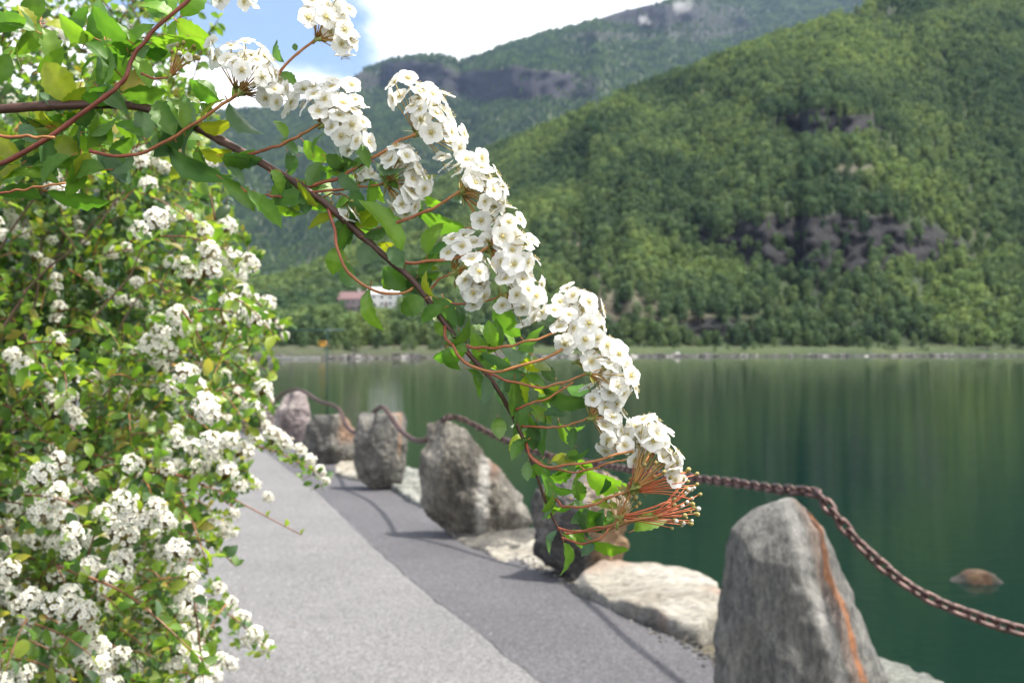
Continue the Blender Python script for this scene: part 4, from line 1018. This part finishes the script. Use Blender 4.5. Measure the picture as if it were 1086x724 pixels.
NF = [0]
def flowercluster(cx, cy_, R, ang, face, n, hub=None, buds=0.0, off=0.0, spread=1.0, fr=11.8, elong=1.0, pc=ORG, hubdist=1.0, allb=False):
    """dome of flowers: centre px, dome radius px, direction in picture (deg, 0 = right, 90 = up), face = turn towards the viewer (deg)"""
    a = radians(ang); f = radians(face)
    axis = Vector((cos(a) * cos(f), -sin(f), sin(a) * cos(f))).normalized()
    c = Vector(W(cx, cy_, D0 + dep(cx) * .4 + off)); H = Vector(W(hub[0], hub[1], D0 + off)) if hub else c - axis * R * SCL * hubdist
    o = bpy.data.objects.new('flower_cluster', None)
    m = MB(); u = axis.orthogonal().normalized(); v = axis.cross(u)
    # long direction of an elongated cluster lies across the axis, in the picture plane
    across = Vector((-sin(a), 0, cos(a)))
    items = []; tries = 0; minc = cos(radians(97 * spread))
    dirs = []
    while len(dirs) < n and tries < 6000:
        tries += 1
        d = Vector((random.gauss(0, 1), random.gauss(0, 1), random.gauss(0, 1))).normalized()
        if d.dot(axis) < minc: continue
        lim = .40 * (1 - tries / 9000)
        if any((d - e).length < lim * 24 / max(n, 12) + .10 for e in dirs): continue
        dirs.append(d)
    for d in dirs:
        r = R * SCL * random.uniform(.66, 1.2)
        pos = c + d * r + across * (d.dot(across) * (elong - 1) * r)
        nrm = (d * .7 + axis * .35 + Vector((random.gauss(0, .3), random.gauss(0, .3), random.gauss(0, .3) + .12))).normalized()
        items.append((pos, nrm))
    for pos, nrm in items:
        mid = H.lerp(pos, .45) + axis * R * SCL * .12
        PP = resample([H, mid, pos - nrm * .0008], 6); cc = np.repeat(np.array([np.array(pc) * (1 - t) + (np.array((.36, .30, .07)) if pc[1] > .15 else np.array(pc) * 1.15) * t for t in np.linspace(0, 1, 6)]), 5, 0)
        tube(m, PP, np.linspace(.00034, .00024, 6), 5, 0, cc)
    tube(m, resample([H - axis * .003, H, H + axis * .002], 5), [.0006, .0008, .0012, .0012, .0006], 6, 0, GRN)
    for k in range(3):   # small bracts at the hub
        q = Vector((random.gauss(0, 1), random.gauss(0, 1), random.gauss(0, 1))).cross(axis).normalized(); s = axis.cross(q)
        Lb = .006; b0 = H; m.add([b0 - s * .0009, b0 + q * Lb * .5 + axis * Lb * .4 - s * .0015, b0 + q * Lb + axis * Lb * .7, b0 + q * Lb * .5 + axis * Lb * .4 + s * .0015, b0 + s * .0009], [(0, 1, 2, 3, 4)], 0, (.30, .28, .06))
    cl = m.build('flower_cluster', M_STEM, root, origin=np.array(H), loc=H - Vector(RL))
    for pos, nrm in items:
        isb = random.random() < buds or allb
        o = bpy.data.objects.new('bud' if isb else 'flower', random.choice(BUD) if isb else random.choice(FLOW)); link(o, cl); NF[0] += 1
        s = (random.uniform(2.6, 4.4) if isb else fr * random.uniform(.82, 1.14)) * SCL
        q = nrm.to_track_quat('Z', 'Y') @ Matrix.Rotation(random.uniform(0, 6.28), 3, 'Z').to_quaternion()
        o.matrix_basis = Matrix.LocRotScale(pos - H, q, Vector((s, s, s)))
FC = [ # cx, cy, R, ang, face, n, hub
 (250, -2, 21, 70, 25, 12, (246, -8)), (345, 20, 27, 45, 25, 20, (335, 42)), (362, 42, 17, 0, 20, 9, (338, 42)),
 (240, 62, 22, 90, 20, 10, (250, 96)), (268, 75, 26, 50, 25, 18, (255, 98)), (288, 98, 24, 10, 20, 14, (258, 100)),
 (352, 110, 30, 60, 40, 22, (340, 132)), (368, 135, 28, 10, 35, 18, (342, 134)),
 (432, 100, 18, 120, 25, 7, (441, 140)), (452, 118, 27, 50, 35, 18, (442, 142)), (470, 150, 22, -5, 25, 12, (444, 143)),
 (424, 172, 19, 70, 15, 12, (410, 194)), (436, 192, 18, 10, 10, 12, (411, 195)), (428, 214, 15, -50, 10, 8, (410, 196)), (389, 186, 6, 60, 30, 2, (380, 194)), (368, 226, 7, -80, 20, 3, (372, 212)),
 (500, 185, 20, 60, 20, 12, (489, 203)), (516, 205, 22, 20, 20, 14, (490, 203)), (520, 238, 20, -20, 25, 10, (490, 206)),
 (536, 245, 22, 45, 30, 12, (519, 262)), (545, 272, 25, 15, 35, 18, (519, 264)), (548, 305, 24, -10, 30, 16, (520, 268)), (558, 328, 16, -30, 15, 9, (534, 312)),
 (490, 262, 17, 110, 15, 8, (482, 288)), (500, 288, 20, 20, 20, 14, (483, 289)), (502, 310, 14, -50, 15, 8, (484, 292)),
 (612, 322, 20, 80, 30, 12, (594, 352)), (615, 350, 30, 40, 40, 22, (597, 366)), (640, 380, 25, 15, 35, 16, (612, 384)), (654, 406, 22, -5, 30, 14, (624, 396)),
 (635, 428, 18, 60, 15, 12, (626, 442)), (646, 455, 20, 0, 15, 14, (628, 444)), (668, 470, 17, 10, 20, 10, (640, 470)),
 (690, 462, 19, 60, 10, 14, (672, 515)), (706, 486, 15, 20, 10, 10, (674, 517))]
for f in FC: flowercluster(*f[:5], max(2, int(f[5] * .88)), hub=f[6], off=random.uniform(-.006, .004))
STALK = (.50, .135, .05)
flowercluster(690, 500, 30, 60, 12, 14, hub=(668, 521), buds=.5, fr=9, pc=STALK, spread=.75)
flowercluster(710, 518, 29, 32, 8, 16, hub=(672, 522), buds=.85, fr=8.5, pc=STALK, spread=.6)
flowercluster(716, 534, 26, 8, 8, 18, hub=(690, 548), buds=.95, fr=8, pc=STALK, spread=.75)
flowercluster(704, 543, 27, -6, 12, 10, hub=(655, 548), buds=1.0, fr=8, pc=STALK, spread=.6)
flowercluster(690, 516, 24, 100, 12, 8, hub=(664, 524), buds=1.0, fr=8, pc=STALK, spread=.7)
flowercluster(660, 532, 16, 80, 20, 14, hub=(655, 556), allb=True, pc=(.45, .2, .06))
flowercluster(194, 58, 17, 70, 15, 18, hub=(180, 82), buds=.8, fr=6, off=.01, pc=(.42, .16, .06))

# ------------------------------------------------------------------ the big spirea shrub
BX = ([-60, 0, 100, 170, 240, 300, 350, 400, 450, 500, 530, 560, 610, 650, 690, 724, 800, 1000], [205, 214, 226, 240, 256, 280, 296, 288, 292, 268, 246, 244, 238, 246, 236, 214, 190, 150])
def bedge(y): return float(np.interp(y, *BX))
BRNG = random.Random(99)
broot = empty('spirea_shrub', (-1.1, 1.9, 0)); BL = np.array(broot.location)
tag(broot, 'large white flowering spirea shrub filling the left side, drooping over the path', 'shrub')
fol = MB()
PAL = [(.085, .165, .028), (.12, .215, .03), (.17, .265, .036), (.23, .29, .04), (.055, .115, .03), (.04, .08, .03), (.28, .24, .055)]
def bleaf(p, d, L, col):
    """small pointed leaf: 4 quads around a folded midrib"""
    d = Vector(d).normalized(); s = d.cross(Vector((BRNG.gauss(0, 1), BRNG.gauss(0, 1), BRNG.gauss(0, 1) + .8))).normalized(); n = s.cross(d)
    if n.z < 0 and BRNG.random() < .8: n = -n
    p = Vector(p); w = L * BRNG.uniform(.24, .34)
    V = []
    for t, ww, zz in ((0, .1, 0), (.3, .85, .05), (.62, 1.0, .05), (.85, .6, 0), (1.0, .06, -.09)):
        c = p + d * (L * t) + n * (L * zz); e = n * (w * ww * .35)
        V += [c - s * (w * ww) + e, c, c + s * (w * ww) + e]
    F = [(i * 3 + k, i * 3 + k + 1, (i + 1) * 3 + k + 1, (i + 1) * 3 + k) for i in range(4) for k in range(2)]
    fol.add([tuple(v) for v in V], F, 0, col)
brs = MB()
def spray(p, d, L, nlv, depth, warm):
    """leafy twig"""
    p = Vector(p); d = Vector(d).normalized()
    g = Vector((0, 0, -.35)); pts = [p + d * (L * t) + g * (L * t * t) for t in (0, .35, .7, 1)]
    P = resample(pts, 7); r0 = .0012 + .0006 * BRNG.random()
    tube(brs, P, np.linspace(r0, .0006, 7), 4, 0, (.16, .07, .035) if BRNG.random() < .7 else (.3, .12, .05))
    for k in range(nlv):
        t = (k + .7) / nlv; q = P[min(6, int(t * 6.5))]; side = d.cross(Vector((BRNG.gauss(0, 1), BRNG.gauss(0, 1), BRNG.gauss(0, 1)))).normalized()
        ld = d * BRNG.uniform(.3, .9) + side * BRNG.uniform(.6, 1) + Vector((0, 0, BRNG.uniform(-.1, .4)))
        c = np.array(BRNG.choice(PAL[2:4] + PAL[6:] if (t > .75 and BRNG.random() < warm) else PAL[:6])) * BRNG.uniform(.8, 1.2)
        bleaf(q, ld, BRNG.uniform(.015, .029), c)
    return Vector(P[-1])
# low detail corymbs, eight shapes
def corymb_mb(seed):
    r = random.Random(seed); m = MB(); n = r.randint(28, 36); R = .0155
    dirs = []
    for _ in range(900):
        d = Vector((r.gauss(0, 1), r.gauss(0, 1), r.gauss(0, 1) + .4)).normalized()
        if d.z > -.15 and all((d - e).length > .30 for e in dirs): dirs.append(d)
        if len(dirs) >= n: break
    for d in dirs:
        pos = d * R * r.uniform(.8, 1.05); nrm = (d + Vector((r.gauss(0, .2), r.gauss(0, .2), r.gauss(0, .2) + .2))).normalized()
        tube(m, [(0, 0, -R * 1.1), tuple(pos * .6), tuple(pos)], .00045, 3, 1, (.3, .2, .06))
        sub = MB(); 
        for k in range(5): petal(sub, 2 * pi * k / 5, .0038, r, False, .3, r.uniform(.0, .5))
        V = np.concatenate(sub.v); q = np.array((nrm.to_track_quat('Z', 'Y') @ Matrix.Rotation(r.uniform(0, 6), 3, 'Z').to_quaternion()).to_matrix())
        m.add(V @ q.T + np.array(pos), sub.f, 0, np.concatenate(sub.c))
        cp_ = np.array(pos) + np.array(nrm) * .0008
        m.add(IV * .0008 + cp_, IF, 1, (.5, .36, .10))
    return m
COR = [corymb_mb(s) for s in range(8)]; CORM = [c.mesh('flower_cluster', [M_PETAL, M_STEM]) for c in COR]
CORD = [(np.concatenate(c.v), c.f, c.m, np.concatenate(c.c)) for c in COR]
restc = MB(); NC = [0]
def corymb(p, d, s=1.0, part=False):
    i = BRNG.randrange(8); q = Vector(d).to_track_quat('Z', 'Y')
    if part and NC[0] < 98:
        NC[0] += 1
        o = bpy.data.objects.new('flower_cluster', CORM[i]); link(o, broot); o.matrix_basis = Matrix.LocRotScale(Vector(p) - Vector(BL), q, Vector((s, s, s)))
    else:
        V, F, M_, C = CORD[i]; R3 = np.array(q.to_matrix()); VV = V @ R3.T * s + np.array(p)
        n = restc.n; restc.v.append(VV); restc.c.append(C); restc.f.extend([tuple(a + n for a in f) for f in F]); restc.m.extend(M_); restc.n += len(VV)
# canes: real arching stems from the base of the shrub
for k in range(15):
    y1 = BRNG.uniform(-30, 700); x1 = bedge(y1) - BRNG.uniform(5, 90); dd = BRNG.uniform(1.7, 2.7)
    tip = Vector(W(x1, y1, dd)); base = Vector((-1.35 + BRNG.uniform(-.3, .25), BRNG.uniform(1.5, 2.6), 0))
    top = base.lerp(tip, .55) + Vector((0, 0, .35 + .25 * BRNG.random()))
    P = resample([base, base.lerp(top, .5) + Vector((-.1, 0, .1)), top, tip], 30)
    P = P + np.array([[fbm((i * .3, k, 0)), fbm((i * .3, k, 7)), fbm((i * .3, k, 3))] for i in range(30)]) * .035
    tube(brs, P, np.linspace(.006, .0012, 30), 5, 0, (.09, .055, .035))
# listed prominent clusters (photo px, size px, forward distance)
LC = [(165,235,28),(148,246,22),(124,222,16),(178,228,20),(240,240,20),(215,262,14),(36,245,12),(55,255,12),(118,268,14),(133,263,12),(188,335,24),(170,352,22),(158,366,22),(178,372,20),(192,350,20),(145,300,16),(160,296,14),(128,318,14),
 (142,322,12),(268,318,16),(283,322,18),(276,334,14),(296,345,10),(302,356,9),(237,340,16),(247,354,12),(205,326,12),(232,370,16),(258,385,14),(265,395,16),(195,398,26),(182,410,24),(208,412,22),(215,428,16),(12,378,22),(26,392,24),(40,386,20),
 (58,396,20),(72,384,14),(95,400,18),(68,408,16),(28,430,18),(15,440,16),(128,418,18),(106,415,14),(148,434,18),(160,442,14),(140,452,12),(282,424,16),(104,298,10),(60,312,8),(210,300,14),(190,312,14),(225,215,10),(200,230,12),
 (45,505,28),(30,520,22),(62,492,24),(58,525,26),(78,516,22),(44,545,26),(66,552,24),(84,545,20),(38,575,20),(56,578,20),(98,572,22),(110,590,18),(60,610,20),(75,630,24),(92,650,24),(58,645,20),(104,610,20),(30,604,18),(128,618,16),
 (150,592,16),(172,604,18),(190,560,16),(205,585,20),(198,545,16),(210,498,20),(225,478,22),(242,468,22),(258,478,20),(240,500,22),(252,515,20),(226,492,20),(200,470,16),(270,465,16),(302,470,18),(318,478,14),(328,488,14),(338,500,14),(290,462,18),(345,510,10),
 (240,560,14),(248,545,14),(232,625,16),(243,640,18),(256,655,18),(270,672,20),(282,686,16),(262,680,14),(205,640,20),(216,655,16),(196,690,20),(182,706,20),(160,690,18),(148,705,20),(88,700,22),(104,712,22),(58,690,18),(44,660,18),(15,560,14),(6,500,18),(24,480,14),(130,560,14),
 (140,26,14),(128,12,12),(146,44,10),(116,60,8)]
for (x, y, s) in sorted(LC, key=lambda t: -t[2]):
    d = min(2.3, max(1.1, .036 * FPX / (s * 1.15))); p = Vector(W(x, y, d))
    dr = Vector((BRNG.uniform(.0, .9), BRNG.uniform(-.9, -.1), BRNG.uniform(.1, .9))).normalized()
    corymb(p, dr, BRNG.uniform(1.05, 1.3) * s * d / FPX / .036, True)
    st = p - dr * .015
    tube(brs, resample([st, st + Vector((-.012, .012, -.005)), st + Vector((-.03, .035, -.015))], 5), .0008, 4, 0, (.26, .12, .05))
    for _ in range(6): bleaf(st + Vector((BRNG.uniform(-.03, .01), BRNG.uniform(0, .02), BRNG.uniform(-.012, .006))), (BRNG.uniform(-1, .6), BRNG.uniform(-.8, .4), BRNG.uniform(-.3, .7)), BRNG.uniform(.014, .024), np.array(BRNG.choice(PAL[:4])))
# protruding sprays
for (x0, y0, x1, y1, d) in [(205, 640, 285, 690, 1.9), (230, 470, 345, 505, 2.2), (90, 480, 320, 567, 1.7), (230, 300, 300, 350, 2.0), (235, 240, 275, 285, 1.9), (240, 330, 305, 345, 2.2), (230, 380, 290, 430, 2.1), (200, 520, 262, 500, 1.8), (190, 575, 250, 600, 1.7), (200, 100, 232, 20, 2.1), (180, 60, 226, 60, 2.3), (150, 500, 250, 540, 1.7), (60, 600, 215, 700, 1.3)]:
    a = Vector(W(x0, y0, d)); b = Vector(W(x1, y1, d - .05)); P = resample([a, a.lerp(b, .5) + Vector((0, 0, .02)), b], 14)
    tube(brs, P, np.linspace(.0022, .0008, 14), 4, 0, (.2, .08, .04))
    if x1 == 320:
        for t in (11, 12, 13): bleaf(P[t], (.4, -.5, .8), .016, np.array(PAL[3]))
    step = 1
    for t in range(1, 14 if x1 != 320 else 8):
        for _ in range(2): bleaf(P[t], (BRNG.uniform(-.3, .9), BRNG.uniform(-.8, .5), BRNG.uniform(-.7, .9)), BRNG.uniform(.015, .025), np.array(BRNG.choice(PAL[1:5])))
# body of the shrub: leafy sprays through its volume
made = 0
for _ in range(120000):
    if made >= 6200: break
    y = BRNG.uniform(-70, 860); x = BRNG.uniform(-420, 320); d = 1.3 + 1.7 * BRNG.random()
    e = bedge(y) + 14 * fbm((y * .03, d * 2, 0)) - 10
    if x > e: continue
    n = noise.fractal(Vector((x * .012, y * .016, d * 1.7)), 1, 2, 3)
    dark = math.exp(-((x - 60) / 95) ** 2 - ((y - 285) / 75) ** 2)
    gap = n < -.06 + .45 * dark - (.1 if y > 480 else 0)
    if y < 110 and x > -100:
        if BRNG.random() < .30 or d < 1.6: continue
    if gap and d < 2.45 and BRNG.random() < .90: continue
    if d < 1.65 and BRNG.random() < .72: continue
    if y > 430 and x > 190 and BRNG.random() < .35: continue
    p = Vector(W(x, y, d)); dr = Vector((BRNG.uniform(-.2, 1), BRNG.uniform(-.9, .3), BRNG.uniform(-.5, .8)))
    end = spray(p - dr.normalized() * .05, dr, BRNG.uniform(.05, .10), BRNG.randint(6, 10), d, .5)
    made += 1
    if BRNG.random() < (.26 if y > 440 else (.11 if y > 130 else .012)) and x > -60:
        cd_ = (dr + Vector((0, -.3, .6))).normalized(); q = Vector(end)
        for k in range(BRNG.choice((1, 2, 3, 4))): corymb(q, cd_, BRNG.uniform(.7, 1.05)); q = q + Vector((BRNG.uniform(-.004, .03), BRNG.uniform(-.02, .01), BRNG.uniform(-.034, -.006)))
# inner and hidden side: coarser sprays give the shrub a solid heart
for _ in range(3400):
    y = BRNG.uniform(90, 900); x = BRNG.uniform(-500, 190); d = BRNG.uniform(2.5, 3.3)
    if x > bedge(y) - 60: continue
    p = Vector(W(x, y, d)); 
    for k in range(8): bleaf(p + Vector((BRNG.gauss(0, .04), BRNG.gauss(0, .04), BRNG.gauss(0, .04))), (BRNG.gauss(0, 1), BRNG.gauss(0, 1), BRNG.gauss(0, 1)), BRNG.uniform(.03, .045), np.array(BRNG.choice(PAL[4:6])))  # darkest greens only: the interior's shade put into the leaf colour
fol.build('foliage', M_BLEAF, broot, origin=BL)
brs.build('stems', M_STEM, broot, origin=BL)
restc.build('more_flower_clusters', [M_PETAL, M_STEM], broot, origin=BL)['kind'] = 'stuff'

# ------------------------------------------------------------------ air
def hazebox():
    m = bpy.data.materials.new('thin_air'); m.use_nodes = True; nt = m.node_tree; nt.nodes.clear()
    out = nt.nodes.new('ShaderNodeOutputMaterial'); v = nt.nodes.new('ShaderNodeVolumePrincipled')
    v.inputs['Color'].default_value = (.45, .62, 1.0, 1); v.inputs['Density'].default_value = HAZE; v.inputs['Anisotropy'].default_value = 0.2
    nt.links.new(v.outputs[0], out.inputs['Volume'])
    zt = max(q[2] for col in grid1 + grid2 for q in col) + 40; x1 = max(abs(q[0]) for col in grid1 + grid2 for q in col) + 40; y1 = max(q[1] for col in grid1 + grid2 for q in col) + 40
    mb = MB(); box(mb, (0, (y1 - 80) / 2, (zt - 7.5) / 2), (2 * x1, y1 + 80, zt + 7.5))
    o = mb.build('haze', m, smooth=False); tag(o, 'thin blue air between the camera and the mountains', 'haze', kind='stuff')
def wisp(px, py, w, h, label, seed):
    col = grid2[int(np.searchsorted(cols2, px))]; Y = float(np.interp(-py, [-q[5] for q in col if q[6]], [q[1] for q in col if q[6]])) - 60
    c = W(px, py, Y); k = Y / FPX
    m = bpy.data.materials.new('cloud_vapour'); m.use_nodes = True; nt = m.node_tree; nt.nodes.clear()
    out = nt.nodes.new('ShaderNodeOutputMaterial'); v = nt.nodes.new('ShaderNodeVolumePrincipled'); v.inputs['Color'].default_value = (1, 1, 1, 1)
    tcn = nt.nodes.new('ShaderNodeTexCoord'); ln = nt.nodes.new('ShaderNodeVectorMath'); ln.operation = 'LENGTH'; nt.links.new(tcn.outputs['Object'], ln.inputs[0])
    n = nt.nodes.new('ShaderNodeTexNoise'); n.inputs['Scale'].default_value = 1.9; n.inputs['Detail'].default_value = 5; n.noise_dimensions = '4D'; n.inputs['W'].default_value = seed
    nt.links.new(tcn.outputs['Object'], n.inputs['Vector'])
    d = mathn(nt, 'SUBTRACT', mathn(nt, 'SUBTRACT', mathn(nt, 'MULTIPLY', n.outputs['Fac'], 1.9), .42), ln.outputs['Value'])
    nt.links.new(mathn(nt, 'MULTIPLY', mathn(nt, 'MAXIMUM', d, 0), 0.045), v.inputs['Density']); nt.links.new(v.outputs[0], out.inputs['Volume'])
    mb = MB(); mb.add(IV2, IF2); o = mb.build('cloud_wisp', m, loc=c); o.scale = (w * k, 70, h * k); o.rotation_euler.y = -.25
    tag(o, label, 'cloud', 'cloud wisps on the ridge', kind='stuff')
ico = bmesh.new(); bmesh.ops.create_icosphere(ico, subdivisions=3, radius=1.0)
IV2 = np.array([v.co[:] for v in ico.verts]); IF2 = [tuple(v.index for v in f.verts) for f in ico.faces]; ico.free()
wisp(722, 8, 24, 17, 'larger white cloud wisp clinging to the top of the far ridge', 3)
wisp(683, 22, 13, 12, 'smaller white cloud wisp left of the larger one on the far ridge', 7)
HAZE = 0.000032
hazebox()
print('flowers', NF[0], 'clusters', NC[0], 'sprays', made)
